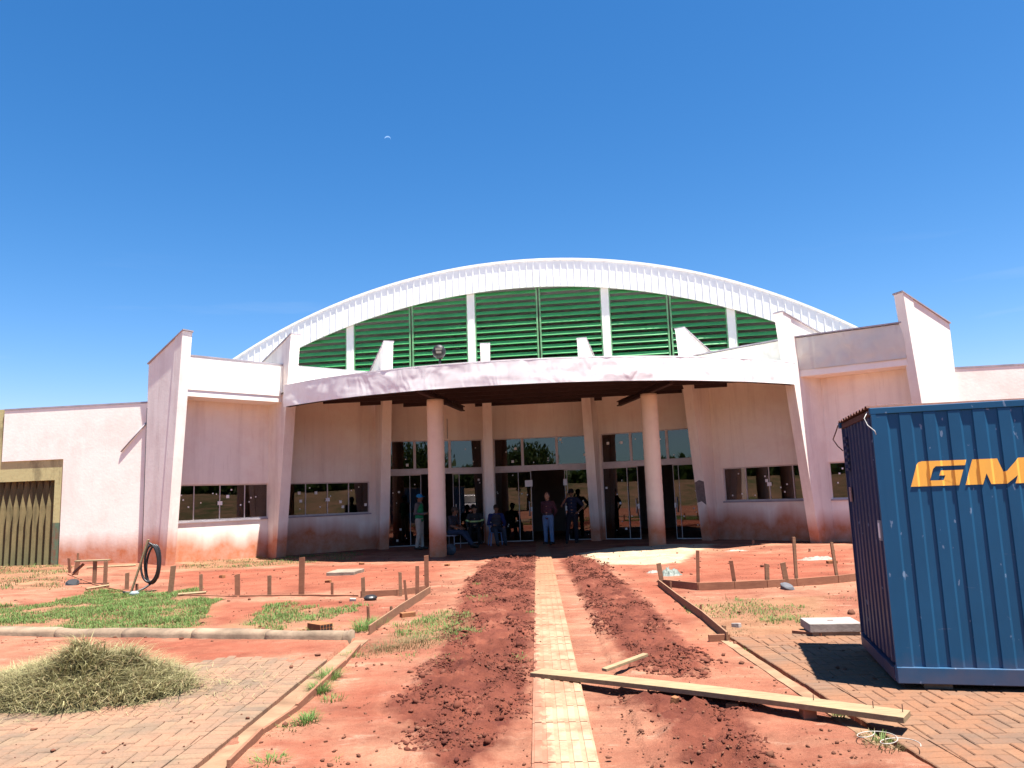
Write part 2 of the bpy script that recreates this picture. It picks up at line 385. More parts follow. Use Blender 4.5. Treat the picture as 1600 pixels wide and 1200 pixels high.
def leaf(name, a, b, tl=.3, third=None):
    q = N(name); gp = q.n('ShaderNodeNewGeometry')
    rp_ = q.n('ShaderNodeValToRGB'); e_ = rp_.color_ramp.elements; e_[0].color = (*a, 1); e_[1].color = (*b, 1)
    if third: e_[1].position = .7; t_ = e_.new(.95); t_.color = (*third, 1)
    q.l(gp.outputs['Random Per Island'], rp_.inputs[0]); cl_ = q.ramp(q.noise(2.6, gp.outputs['Position'], det=3), .35, .65)
    q.fin(q.mix(q.math('MULTIPLY', cl_, .4), rp_.outputs[0], tuple(x * .55 for x in b)), .7, .25)
    t = q.n('ShaderNodeBsdfTranslucent'); q.l(q.b.inputs['Base Color'].links[0].from_socket, t.inputs[0])
    mx = q.n('ShaderNodeMixShader'); mx.inputs[0].default_value = tl
    q.l(q.b.outputs[0], mx.inputs[1]); q.l(t.outputs[0], mx.inputs[2]); q.l(mx.outputs[0], q.t.nodes['Material Output'].inputs[0]); return q.m
M_GRASS = leaf('grass_blade', (.075, .18, .035), (.20, .27, .085), .35)
M_DRY = leaf('dry_grass_blade', (.205, .155, .074), (.136, .118, .050))
M_HAY = leaf('cut_grass', (.116, .116, .043), (.450, .403, .209), .3, (.279, .186, .109))
M_TREE = leaf('tree_leaf', (.03, .07, .015), (.07, .12, .03))
M_TRUNK = simple('bark', (.10, .07, .05), .9, .3, 6, .5)

# ------------------------------------------------------------------ plan of the building
CC = Vector((-.5, 16.3)); AXA = R(7.6); AX = Vector((math.sin(AXA), math.cos(AXA))); TX = Vector((AX.y, -AX.x))
FB = [(-9.3, 20.95), (-7.05, 23.3), (-4.35, 25.5), (-.9, 26.4), (2.6, 25.9), (5.85, 24.2), (8.2, 21.6), (10.72, 19.9)]
FB = [Vector(p) for p in FB]; FD = [(p - CC).normalized() for p in FB]
LEAN = [.45, .85, .95, .75, .75, .9, .72, .48]; FZ = [6.38, 6.6, 6.68, 6.7, 6.68, 6.55, 6.42, 6.5]
BACK = [.95, 2.6, 2.6, 2.2, 2.2, 2.6, 2.6, .98]
HC = CC + AX * 17

# ------------------------------------------------------------------ ground
def poly_in(x, y, P):
    c = False; n = len(P); j = n - 1
    for i in range(n):
        if (P[i][1] > y) != (P[j][1] > y) and x < (P[j][0] - P[i][0]) * (y - P[i][1]) / (P[j][1] - P[i][1]) + P[i][0]: c = not c
        j = i
    return c
def poly_d(x, y, P):     # soft signed inside distance (m), >0 inside
    d = 1e9; n = len(P)
    for i in range(n):
        ax, ay = P[i]; bx, by = P[(i + 1) % n]; vx, vy = bx - ax, by - ay
        t = max(0, min(1, ((x - ax) * vx + (y - ay) * vy) / (vx * vx + vy * vy + 1e-9)))
        d = min(d, math.hypot(x - ax - t * vx, y - ay - t * vy))
    return d if poly_in(x, y, P) else -d
def GP(l): return [tuple(G(*p)[:2]) for p in l]
Z_CLOD = [GP([(775, 872), (834, 868), (828, 1000), (818, 1055), (818, 1110), (790, 1135), (735, 1205), (690, 1200), (660, 1145), (612, 1105), (690, 1040), (715, 960), (735, 905)]),
          GP([(876, 872), (935, 872), (960, 905), (1010, 945), (1045, 985), (1090, 1035), (1095, 1055), (1000, 1050), (960, 1000), (925, 950), (905, 915)]),
          GP([(990, 1092), (1060, 1082), (1150, 1105), (1165, 1150), (1200, 1205), (1085, 1205), (1050, 1140)])]
Z_SAND = [GP([(905, 868), (960, 858), (1055, 853), (1120, 851), (1090, 862), (1060, 882), (950, 884)])]
Z_GR = [GP([(-150, 990), (-100, 955), (60, 945), (130, 928), (300, 922), (350, 945), (325, 990)]),
        GP([(330, 982), (430, 945), (460, 948), (560, 945), (555, 955), (480, 975), (440, 990)]),
        GP([(625, 1005), (640, 970), (700, 955), (750, 962), (735, 990), (690, 1003)]),
        GP([(1075, 960), (1100, 940), (1180, 930), (1260, 940), (1255, 972), (1180, 975)])]
Z_DRYZ = [GP([(-60, 930), (-40, 890), (110, 885), (100, 925)]), GP([(280, 882), (560, 862), (550, 875), (300, 893)]),
          GP([(570, 1030), (600, 990), (720, 985), (700, 1010), (620, 1022)]), GP([(1080, 1000), (1100, 940), (1300, 930), (1300, 990)]),
          GP([(930, 10050), (1, 1), (2, 2)])][:4]
Z_RED = [GP([(240, 897), (480, 884), (700, 882), (695, 903), (500, 924), (300, 925)]), GP([(360, 940), (560, 938), (600, 945), (470, 952), (330, 980), (290, 950)]), GP([(1045, 885), (1150, 866), (1340, 858), (1340, 903), (1040, 912)]), GP([(500, 1090), (590, 1055), (640, 1075), (630, 1130), (520, 1150)]), GP([(420, 1160), (500, 1150), (560, 1200), (450, 1210)]), GP([(960, 880), (1030, 890), (1080, 940), (1150, 1060), (1080, 1030), (1000, 930)]), GP([(200, 1000), (540, 1003), (500, 1020), (300, 1040), (180, 1015)])]
LEDGE = [(-1.96, 9.2), (-2.09, 3.2)]       # right border of the left paving
REDGE = [(2.25, 8.75), (2.33, 3.2)]
def side_left(x, y):  # metres left of the left paving border
    return -(x - (LEDGE[0][0] + (LEDGE[1][0] - LEDGE[0][0]) * (9.2 - y) / 6.0))
def side_right(x, y): return x - (REDGE[0][0] + (REDGE[1][0] - REDGE[0][0]) * (8.75 - y) / 5.55)
KA, KB = Vector((-6.9, 10.45)), Vector((-1.95, 9.25))    # kerb line
def kerb_y(x): return KA.y + (KB.y - KA.y) * (x - KA.x) / (KB.x - KA.x)
nz = lambda x, y, s, seed=0: noise.fractal(Vector((x * s + seed, y * s - seed, seed * .37)), 1.0, 2.0, 5)
def cover(x, y):          # how far loose earth covers the paving
    if y < 4: return 0
    return max(0, min(1, (y - 7.9 + .55 * nz(x, y, .9, 3)) / .5)) if x < 0 else max(0, min(1, (y - 8.5 + .25 * nz(x, y, 1.1, 5)) / .3))
def zones(x, y):
    if abs(x) > 22 or y > 30 or y < 2.5: return 0, 0, 0
    r = max(poly_d(x, y, P) for P in Z_CLOD); g = max(poly_d(x, y, P) for P in Z_SAND)
    b = max(max(poly_d(x, y, P) for P in Z_GR), max(poly_d(x, y, P) for P in Z_DRYZ))
    f = lambda d, k: max(0, min(1, .5 + d / k))
    return f(r, .55), f(g, .8), f(b, .7)
def inside_building(x, y):
    return y > 20 and (Vector((x, y)) - CC).length > 9.6 and y > 21
def hgt(x, y, zn=None):
    if abs(x) > 40 or y < -10 or y > 60: return -.02
    if zn is None: zn = zones(x, y)
    h = .018 * nz(x, y, .45, 1) + .010 * nz(x, y, 1.9, 2) + .004 * nz(x, y, 7, 8)
    px = .23 + (y - 5.1) * .0335 + .2
    pathd = abs(x - px)
    if pathd < .32: h = min(h, 0) - .02
    sl, sr = side_left(x, y), side_right(x, y)
    if y < kerb_y(min(x, -1.9)) - .05 and sl > -.26:
        c = cover(x, y)
        if sl > .02: h = -.035 + (.040 + abs(h)) * c
        elif sl > -.04: h = -.05
    elif y < 9.0 and -.26 < sr:
        c = cover(x, y)
        if sr > .02: h = -.035 + (.036 + abs(h)) * c
        elif sr > -.04: h = -.05
    if zn[0] > 0 and pathd > .24:
        k = min(1, zn[0] * 1.4) * min(1, (pathd - .24) / .15)
        rr = noise.fractal(Vector((x * 4.2, y * 4.2, 1.7)), .8, 2.1, 6); r2 = 1 - abs(noise.noise(Vector((x * 7, y * 7, 4))))
        h += k * (.014 + .058 * rr + .050 * (r2 - .6) + .030 * noise.noise(Vector((x * 15, y * 15, 2))))
    if abs(x) < 6 and y < 24:
        for tx in (-.95, 1.55):          # faint wheel marks running towards the entrance
            d_ = abs(x - tx - .25 * math.sin(y * .35 + tx)); h -= .014 * max(0, 1 - d_ / .13) * (.6 + .4 * math.sin(y * 42))
    if zn[1] > 0: h += .07 * zn[1] * (1 + .4 * nz(x, y, 1.5, 9))
    # earth heaped up towards the left wing
    if x < -7.5 and y > 11: h += .10 * min(1, (-7.5 - x) / 3) * min(1, (y - 11) / 4)
    if y > 24: h = min(h, -.01)
    return h
def ground():
    xs = list(np.concatenate([-np.geomspace(3500, 24, 22), np.arange(-23, -9, .35), np.arange(-9, -4, .09), np.arange(-4, 4.2, .026), np.arange(4.2, 9, .09), np.arange(9, 23, .35), np.geomspace(24, 3500, 22)]))
    ys = [-3500, -1500, -600, -200, -80, -40, -20, -10, -4, 0, 2, 3.4]
    y = 4.3
    while y < 27: ys.append(y); y += max(.022, .0062 * y)
    ys += [27.5, 29, 32, 40, 60, 100, 200, 500, 1200, 3500]
    nx, ny = len(xs), len(ys); v = []; cols = []
    for yy in ys:
        for xx in xs:
            zn = zones(xx, yy) if abs(xx) < 20 and 4 < yy < 27 else (0, 0, 0)
            v.append((xx, yy, hgt(xx, yy, zn))); rd_ = max(0, min(1, .5 + max(poly_d(xx, yy, P) for P in Z_RED) / .9)) if (abs(xx) < 20 and 4 < yy < 27) else 0; cols += [zn[0], zn[1], zn[2], rd_]
    f = [(j * nx + i, j * nx + i + 1, (j + 1) * nx + i + 1, (j + 1) * nx + i) for j in range(ny - 1) for i in range(nx - 1)]
    me = bpy.data.meshes.new('ground'); me.from_pydata(v, [], f)
    a = me.color_attributes.new('zone', 'FLOAT_COLOR', 'POINT'); a.data.foreach_set('color', cols)
    me.materials.append(M_SOIL); me.polygons.foreach_set('use_smooth', [True] * len(f))
    o = bpy.data.objects.new('ground', me); col.objects.link(o); tag(o, kind='structure')
ground()

# ------------------------------------------------------------------ arched hall behind
hall = empty('sports_hall', (HC.x, HC.y, 0), 'large arched hall with white corrugated roof edge and green louvred gable behind the entrance', 'hall')
S0 = -1.2
def HP(s, z, d=0): q = HC + TX * s + AX * d; return (q.x, q.y, z)
RR = 26.7
zt = lambda s: 11.93 - RR + math.sqrt(RR * RR - (s - S0) ** 2)
zl = lambda s: zt(s) - 1.2
def hallwork():
    # corrugated fascia
    b = MB(); prof = []; s = S0 - 17.4; pitch = .305
    while s < S0 + 17.4:
        prof += [(s, 0), (s + .262, 0), (s + .268, -.030), (s + .298, -.030)]
        s += pitch
    vs = []
    for s, d in prof: vs += [HP(s, zl(s), d), HP(s, zt(s), d), HP(s, zl(s), .10 + 0 * d)]
    fs = []
    for i in range(len(prof) - 1): fs += [(3 * i, 3 * i + 3, 3 * i + 4, 3 * i + 1), (3 * i, 3 * i + 2, 3 * i + 5, 3 * i + 3)]
    b.add(vs, fs); b.build('corrugated_fascia', M_BAND, hall)
    b = MB(); n = 90; sec = [(-.10, -.05), (-.10, .09), (.3, .09), (.3, -.05)]
    for k in range(n):
        s0 = S0 - 17.5 + 35.0 * k / n; s1 = S0 - 17.5 + 35.0 * (k + 1) / n
        B0 = [HP(s0, zt(s0) - .01, -.055), HP(s1, zt(s1) - .01, -.055), HP(s1, zt(s1), .3), HP(s0, zt(s0), .3)]
        T0 = [(x, y, z + .09) for x, y, z in B0]; b.hexa(B0, T0)
    b.build('roof_edge_flashing', M_BAND, hall)
    b = MB(); vs = []; fs = []
    for k in range(n + 1):
        s = S0 - 17.5 + 35.0 * k / n
        vs += [HP(s, zt(s) + .02, .3), HP(s, zt(s) + .02, 42)]
    for k in range(n): fs.append((2 * k, 2 * k + 2, 2 * k + 3, 2 * k + 1))
    b.add(vs, fs); b.build('roof', M_BAND, hall)
    b = MB()
    for sd in (-1, 1):
        s = S0 + sd * 17.3; A = HP(s, 0, .5); B = HP(s, 0, 42)
        b.wallbox(A, B, 0, 41.5, 0, zt(s), 0, .2)
    A = HP(S0 - 17.3, 0, 42); B = HP(S0 + 17.3, 0, 42); b.wallbox(A, B, 0, 34.6, 0, 5.9, 0, .2)
    vs = []; fs = []
    for k in range(41):
        s = S0 - 17.3 + 34.6 * k / 40; vs += [HP(s, 5.9, 41.9), HP(s, zt(s), 41.9)]
    for k in range(40): fs.append((2 * k, 2 * k + 2, 2 * k + 3, 2 * k + 1))
    b.add(vs, fs)
    b.build('wall', M_PLW, hall)
    A = HP(S0 - 17.3, 0, .45); B = HP(S0 + 17.3, 0, .45)
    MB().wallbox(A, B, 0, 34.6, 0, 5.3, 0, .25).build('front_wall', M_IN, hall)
    colS = [-14.9, -9.2, -3.54, 2.47, 7.8, 12.9]
    for s in colS:
        MB().wallbox(HP(s - .17, 0, .16), HP(s + .17, 0, .16), 0, .34, 5.3, zl(s) + .35, 0, .28).build('gable_column', M_PAR, hall)
    mids = [-12.1, -6.32, -.49, 5.21, 10.3]
    for i in range(5):
        for (a, c) in ((colS[i] + .17, mids[i] - .05), (mids[i] + .05, colS[i + 1] - .17)):
            f = MB(); s = a + .02
            f.wallbox(HP(s - .035, 0, .18), HP(s + .035, 0, .18), 0, .07, 5.3, zl(s) + .3, 0, .12)
            s = c - .02; f.wallbox(HP(s - .035, 0, .18), HP(s + .035, 0, .18), 0, .07, 5.3, zl(s) + .3, 0, .12)
            f.wallbox(HP(a + .056, 0, .18), HP(c - .056, 0, .18), 0, c - a - .112, 5.3, 5.36, .02, .10)
            fo = f.build('louvre_panel', M_GREENF, hall)
            z = 5.4
            while z < 11.0:
                # run of the slat that lies under the arch
                def ok(s): return zl(s) + .32 > z + .2
                N_ = 24; ss = [a + .06 + (c - a - .12) * k / N_ for k in range(N_ + 1)]; ss = [s for s in ss if ok(s)]
                if len(ss) > 2:
                    s0, s1 = ss[0], ss[-1]; L = s1 - s0; jit = rnd.uniform(-.008, .008)
                    b = MB()
                    pts = [(.215, z + .01), (.165, z + .012), (.165, z + .035), (.185, z + .035), (.285, z + .185 + jit), (.297, z + .175 + jit), (.215, z + .035)]
                    b.prism([HP(s0, zz, dd) for dd, zz in pts], Vector(HP(s1, 0, 0)) - Vector(HP(s0, 0, 0)))
                    b.build('slat', M_GREEN, fo)
                z += .283
hallwork()

# ------------------------------------------------------------------ entrance building
bld = empty('entrance_building', (0, 24, 0), 'pale plastered entrance building with leaning fins, curved canopy and glass doors', 'building')
def W3(p, z): return (p.x, p.y, z)
def wallpt(k, r): return FB[k] + FD[k] * r
for k in range(8):
    p, d = FB[k], FD[k]; t = Vector((d.y, -d.x)); b = MB(); zb = FZ[k] - (.80 if k in (0, 7) else 1.05); L = BACK[k]
    def q(r, z, off): v = p + d * r + t * off; return (v.x, v.y, z)
    pl = .30
    fr = [(0, -.1), (-LEAN[k], FZ[k]), (-LEAN[k] + pl, FZ[k] - (FZ[k] - zb) * pl / (L + LEAN[k])), (pl, -.1)]
    b.prism([q(r, z, -.155) for r, z in fr], Vector((t.x, t.y, 0)) * .31)
    fr = [(pl, -.1), (-LEAN[k] + pl, FZ[k] - (FZ[k] - zb) * pl / (L + LEAN[k])), (L, zb), (L, -.1)]
    b.prism([q(r, z, -.135) for r, z in fr], Vector((t.x, t.y, 0)) * .27)
    b.build('fin', M_FIN, bld)
    c = MB(); tt = Vector((t.x, t.y, 0)) * .35
    c.prism([q(-LEAN[k] - .03, FZ[k] + .003, -.175), q(-LEAN[k] - .03, FZ[k] + .035, -.175), q(L + .02, zb + .035, -.175), q(L + .02, zb + .003, -.175)], tt)
    c.build('coping', M_CAP, bld)

def window(parent, A, B, u0, u1, z0, z1, n, inset=.06, stick=3, name='window', splits=None, th=.035, latch=True):
    e = (B - A).normalized(); nn = Vector((-e.y, e.x))
    f = MB(); d0, d1 = inset, inset + .05
    f.wallbox(A, B, u0, u1, z0, z0 + th, d0, d1); f.wallbox(A, B, u0, u1, z1 - th, z1, d0, d1)
    f.wallbox(A, B, u0, u0 + th, z0 + th, z1 - th, d0, d1); f.wallbox(A, B, u1 - th, u1, z0 + th, z1 - th, d0, d1)
    us = [u0 + (u1 - u0) * k / n for k in range(n + 1)] if splits is None else splits
    mw = .012 if n == 4 else .045
    for u in us[1:-1]: f.wallbox(A, B, u - mw, u + mw, z0 + th, z1 - th, d0, d1)
    w_ = f.build(name, M_FRAME, parent)
    for i in range(len(us) - 1):
        a = us[i] + (mw if i else th) + .002; c = us[i + 1] - (mw if i < len(us) - 2 else th) - .002
        MB().wallbox(A, B, a, c, z0 + th + .002, z1 - th - .002, d0 + .018 + .004 * (i % 2), d0 + .026 + .004 * (i % 2)).build('pane', M_GLASS, w_)
        for _ in range(stick):
            sz = rnd.choice([.018, .018, .022, .045]); u = rnd.uniform(a + .08, c - .08); z = rnd.uniform(z0 + .12, z1 - .12)
            MB().wallbox(A, B, u - sz, u + sz, z - sz, z + sz, d0 + .012 + .004 * (i % 2), d0 + .016 + .004 * (i % 2)).build('sticker', M_STICK, w_)
    if latch:
        u = us[len(us) // 2]; MB().wallbox(A, B, u - .07, u + .07, (z0 + z1) / 2 - .09, (z0 + z1) / 2 + .02, d0 - .012, d0 - .002).build('latch', M_STICK, w_)
    return w_

winspec = {0: (.085, .975, 4), 1: (.10, .905, 4), 5: (.115, .95, 4), 6: (.045, .93, 4)}
def tri(P): return P
for k in range(7):
    A, B = wallpt(k, .62), wallpt(k + 1, .62); L = (B - A).length; WT = .2; ZT = 4.598 if k in (0, 6) else 4.918
    w_ = MB()
    if k in winspec:
        a, c, n = winspec[k]; u0, u1 = a * L, c * L; z0, z1 = 1.17, 2.2
        w_.wallbox(A, B, 0, L, -.1, z0, 0, WT); w_.wallbox(A, B, 0, L, z1, ZT, 0, WT)
        w_.wallbox(A, B, 0, u0, z0, z1, 0, WT); w_.wallbox(A, B, u1, L, z0, z1, 0, WT)
        w_.build('wall', M_PL, bld)
        window(bld, A, B, u0, u1, z0, z1, n)
        MB().wallbox(A, B, u0 - .03, u1 + .03, z0 - .045, z0 - .002, -.035, -.003).build('window_sill', M_CAP, bld)
    else:
        u0, u1 = .20, L - .20; z1, z2, z3 = 2.40, 2.56, 3.56
        w_.wallbox(A, B, 0, L, z3, ZT, 0, WT)
        w_.wallbox(A, B, 0, u0, -.1, z3, 0, WT); w_.wallbox(A, B, u1, L, -.1, z3, 0, WT)
        w_.build('wall', M_PL, bld)
        MB().wallbox(A, B, u0, u1, z1, z2, .02, .16).build('transom', M_FRAME, bld)
        ww = u1 - u0
        window(bld, A, B, u0, u1, z2, z3, 3, splits=[u0, u0 + ww * .30, u0 + ww * .66, u1], latch=False, stick=3)
        # glass door leaves: outer fixed, inner slid open behind them
        q4 = ww / 4
        leaves = [(u0, u0 + q4, .06), (u1 - q4, u1, .06)]
        op = {2: (.45, .25), 3: (.52, .10), 4: (.40, .22)}[k]
        leaves += [(u0 + q4 * op[0], u0 + q4 * (1 + op[0]), .11), (u1 - q4 * (1 + op[1]), u1 - q4 * op[1], .11)]
        for li, (a, c, d0) in enumerate(leaves):
            f = MB()
            for (x0, x1) in ((a, a + .018), (c - .018, c)): f.wallbox(A, B, x0, x1, 0, z1, d0, d0 + .022)
            f.wallbox(A, B, a + .018, c - .018, 0, .03, d0, d0 + .022); f.wallbox(A, B, a + .018, c - .018, z1 - .03, z1, d0, d0 + .022)
            dr = f.build('glass_door', M_FRAME, bld)
            MB().wallbox(A, B, a + .02, c - .02, .032, z1 - .032, d0 + .008, d0 + .016).build('pane', M_GLASS, dr)
            for _ in range(7):
                sz = rnd.choice([.014, .016, .02, .02, .035]); u = rnd.uniform(a + .06, c - .06); z = rnd.uniform(.15, z1 - .12)
                MB().wallbox(A, B, u - sz, u + sz, z - sz, z + sz, d0 + .002, d0 + .006).build('sticker', M_STICK, dr)
            if li >= 2:
                hx = c - .09 if li == 2 else a + .09
                e = (B - A).normalized(); nn = Vector((-e.y, e.x)); hp = A + e * hx + nn * (d0 - .05)
                MB().tube([(hp.x, hp.y, .85), (hp.x, hp.y, 1.35)], .016, 8).build('handle', M_FRAME, dr, True)
                MB().wallbox(A, B, hx - .03 + .07 * (1 if li == 2 else -1), hx + .03 + .07 * (1 if li == 2 else -1), 1.0, 1.16, d0 - .02, d0 - .002).build('lock', M_STICK, dr)
                if k == 3:
                    MB().wallbox(A, B, (hx - .13), (hx + .13), 1.86, 2.08, d0 - .004, d0 + .004).build('paper_notice', M_STICK, dr)
    # parapet over the bay
    PA, PB = wallpt(k, -.30), wallpt(k + 1, -.30); LP = (PB - PA).length
    zle = 4.6 if k in (0, 6) else 4.92
    MB().wallbox(PA, PB, .02, LP - .02, zle, 4.78 if k in (0, 6) else 5.0, .02, 1.0).build('ledge', M_PAR, bld)
    z0p = 4.782 if k in (0, 6) else 5.002
    if k >= 5:
        e_ = (PB - PA).normalized(); n_ = Vector((-e_.y, e_.x)); vs = []; fs = []; NU, NV = 60, 20
        for i in range(NU + 1):
            for j in range(NV + 1):
                u = .1 + (LP - .2) * i / NU; z = z0p + (5.70 - z0p) * j / NV
                dn = -.015 + .045 * noise.noise(Vector((u * 1.7 + k, z * 1.6, 4))) + .02 * noise.noise(Vector((u * 4 + k, z * 4, 7))) + (.02 if abs((u % 1.1) - .55) < .02 else 0)
                p_ = PA + e_ * u + n_ * max(-.03, dn); vs.append((p_.x, p_.y, z))
        for i in range(NU):
            for j in range(NV): q = i * (NV + 1) + j; fs.append((q, q + NV + 1, q + NV + 2, q + 1))
        MB().add(vs, fs).build('sheet_cladding', M_SHEETY, bld, True)
        MB().wallbox(PA, PB, .1, LP - .1, z0p, 5.72, .06, .24).build('parapet', M_PAR, bld)
        MB().wallbox(PA, PB, .1, LP - .1, 5.722, 5.76, -.055, .28).build('coping', M_CAP, bld)
    else:
        MB().wallbox(PA, PB, .1, LP - .1, z0p, 5.72, 0, .24).build('parapet', M_PAR, bld)
        MB().wallbox(PA, PB, .1, LP - .1, 5.722, 5.76, -.012, .28).build('coping', M_CAP, bld)

# curved canopy
ca, cb, cc_ = Vector((-6.62, 22.0)), Vector((.95, 18.95)), Vector((7.85, 21.0))
def circ3(a, b, c):
    d = 2 * (a.x * (b.y - c.y) + b.x * (c.y - a.y) + c.x * (a.y - b.y))
    ux = (a.length_squared * (b.y - c.y) + b.length_squared * (c.y - a.y) + c.length_squared * (a.y - b.y)) / d
    uy = (a.length_squared * (c.x - b.x) + b.length_squared * (a.x - c.x) + c.length_squared * (b.x - a.x)) / d
    return Vector((ux, uy)), (a - Vector((ux, uy))).length
KC, KR = circ3(ca, cb, cc_)
an0 = math.atan2(ca.y - KC.y, ca.x - KC.x) % (2 * math.pi); an1 = math.atan2(cc_.y - KC.y, cc_.x - KC.x) % (2 * math.pi)
def KP(t, r=0): a = an0 + (an1 - an0) * t; return Vector((KC.x + (KR + r) * math.cos(a), KC.y + (KR + r) * math.sin(a)))
NF = 96; rows = 14
vs = []; fs = []
for i in range(NF + 1):
    t = i / NF
    for j in range(rows + 1):
        v = j / rows
        dent = (1 - v ** 2) * .030 * noise.noise(Vector((t * 17, v * 1.3, 3))) + .007 * noise.noise(Vector((t * 60 + v * 6, v * 4, 8)))
        dent = max(-.004, dent + .004)
        if abs((t * 8) % 1) < .03: dent -= .008
        pnt = KP(t, dent * (1 - .3 * v)); vs.append((pnt.x, pnt.y, 4.33 + .60 * v))
for i in range(NF):
    for j in range(rows): a = i * (rows + 1) + j; fs.append((a, a + rows + 1, a + rows + 2, a + 1))
MB().add(vs, fs).build('canopy_fascia', M_SHEET, bld, True)
b = MB()
for i in range(48):
    q0, q1, q2, q3 = KP(i / 48, .006), KP((i + 1) / 48, .006), KP((i + 1) / 48, -.12), KP(i / 48, -.12)
    b.hexa([W3(p, 4.935) for p in (q0, q1, q2, q3)], [W3(p, 4.965) for p in (q0, q1, q2, q3)])
b.build('canopy_flashing', M_BAND, bld)
# canopy roof sheet and steelwork
arcb = [wallpt(k, .35) for k in range(1, 7)]
poly = [KP(i / 24, -.13) for i in range(25)] + [q for q in reversed(arcb)]
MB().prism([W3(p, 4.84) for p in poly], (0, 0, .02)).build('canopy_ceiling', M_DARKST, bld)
MB().prism([W3(p, 4.88) for p in poly], (0, 0, .02)).build('canopy_bounce_sheet', M_BAND, bld)  # unseen white top sheet, added to bounce light onto the fins
b = MB()
for i in range(40):
    q0, q1, q2, q3 = KP(i / 40, -.10), KP((i + 1) / 40, -.10), KP((i + 1) / 40, -.22), KP(i / 40, -.22)
    b.hexa([W3(p, 4.34) for p in (q0, q1, q2, q3)], [W3(p, 4.72) for p in (q0, q1, q2, q3)])
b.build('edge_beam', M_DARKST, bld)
def inpoly(p): return poly_in(p.x, p.y, [(q.x, q.y) for q in poly])
for yy in np.arange(.6, 7.4, .95):           # purlins parallel to the hall front
    base = Vector((.65, 19.0)) + AX * yy
    ss = [s for s in np.arange(-9, 9, .1) if inpoly(base + TX * s)]
    if ss:
        A = base + TX * (ss[0] + .15); B = base + TX * (ss[-1] - .15)
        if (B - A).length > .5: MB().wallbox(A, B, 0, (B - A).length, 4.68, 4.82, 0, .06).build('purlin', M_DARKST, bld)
cols = [Vector((-2.18, 21.45)), Vector((3.90, 21.85))]
for ci, (cp, far) in enumerate(((cols[0], Vector((-1.62, 24.75))), (cols[1], Vector((3.45, 24.85))))):
    e = (far - cp).normalized(); A = cp - e * 1.9
    bb = MB(); L = (far - A).length; bb.wallbox(A, far, 0, L, 4.33, 4.36, -.07, .07); bb.wallbox(A, far, 0, L, 4.462, 4.49, -.07, .07); bb.wallbox(A, far, 0, L, 4.36, 4.462, -.012, .012)
    bb.build('canopy_beam', M_DARKST, bld)
for cp in cols:
    b = MB(); zs = np.linspace(-.1, 4.32, 60)
    b.tube([(cp.x, cp.y, z) for z in zs], [.235 + (.004 if (i % 3 == 0) else 0) + .004 * noise.noise(Vector((0, 0, z * 3))) for i, z in enumerate(zs)], 28)
    b.build('round_column', M_COLUMN, bld, True)

# wings, roof slab, downpipe, rod
fl = wallpt(0, .95); fr_ = wallpt(7, .95)
WLa = fl + TX * (-30); WLb = fl
opR = PLN(95, 800, WLa, WLb); opT = PLN(60, 719, WLa, WLb); opL = PLN(4, 700, WLa, WLb)
uo = (Vector((opR.x, opR.y)) - WLa).length; ul = (Vector((opL.x, opL.y)) - WLa).length
ztop_w = PLN(120, 636, WLa, WLb).z
MB().wallbox(WLa, WLb, uo, 30, -.1, ztop_w, 0, .22).wallbox(WLa, WLb, ul, uo, opT.z, ztop_w, 0, .22).build('wing_wall', M_PLW, bld)
MB().wallbox(WLa, WLb, ul, 30, ztop_w + .002, ztop_w + .05, -.012, .26).build('coping', M_CAP, bld)
WRa = fr_; WRb = fr_ + TX * 24
zr = PLN(1540, 574, WRa, WRb).z
MB().wallbox(WRa, WRb, 0, 24, -.1, zr, 0, .22).build('wing_wall', M_PLW, bld)
MB().wallbox(WRa, WRb, .05, 24, zr + .002, zr + .05, -.012, .26).build('coping', M_CAP, bld)
ins = [wallpt(k, .85) for k in range(1, 7)]
roofp = [WLa + AX * .25, WLb + AX * .25 + TX * (.0)] + [wallpt(0, .85)] + ins + [wallpt(7, .85)] + [WRa + AX * .25, WRb + AX * .25]
roofp += [Vector(HP(40, 0, .4)[:2]), Vector(HP(-31, 0, .4)[:2])]
b = MB(); b.prism([W3(p, 4.30) for p in roofp], (0, 0, .14)); b.build('roof_slab', M_ROOFIN, bld)
b = MB(); A = Vector(HP(-31, 0, .4)[:2])
b.wallbox(A, WLa + AX * .3, 0, (A - WLa).length - .3, 0, 4.3, 0, .2); A2 = Vector(HP(34, 0, .4)[:2]); b.wallbox(WRb + AX * .3, A2, 0, 13.5, 0, 4.3, 0, .2)
b.build('side_wall', M_PLW, bld)
pp = PLN(230.5, 700, WLa, WLb) + Vector((.02, -.08, 0))
MB().tube([(pp.x, pp.y, .3), (pp.x, pp.y, ztop_w - .15)], .04, 8).build('downpipe', M_BLACK, bld, True)
a_ = PLN(190, 706, WLa, WLb) + Vector((0, -.027, 0)); c_ = PLN(230, 660, WLa, WLb) + Vector((0, -.027, 0))
MB().tube([a_, c_], .022, 8).build('slanting_rod', M_CAP, bld, True)  # thin grey rod slanting across the wing wall
# conduit on the wall between the doors
for k, u in ((2, .62), (4, .03)):
    A, B = wallpt(k, .62), wallpt(k + 1, .62); L = (B - A).length
    MB().wallbox(A, B, u * L, u * L + .02, 3.6, 4.3, -.025, -.003).build('conduit', M_CAP, bld)
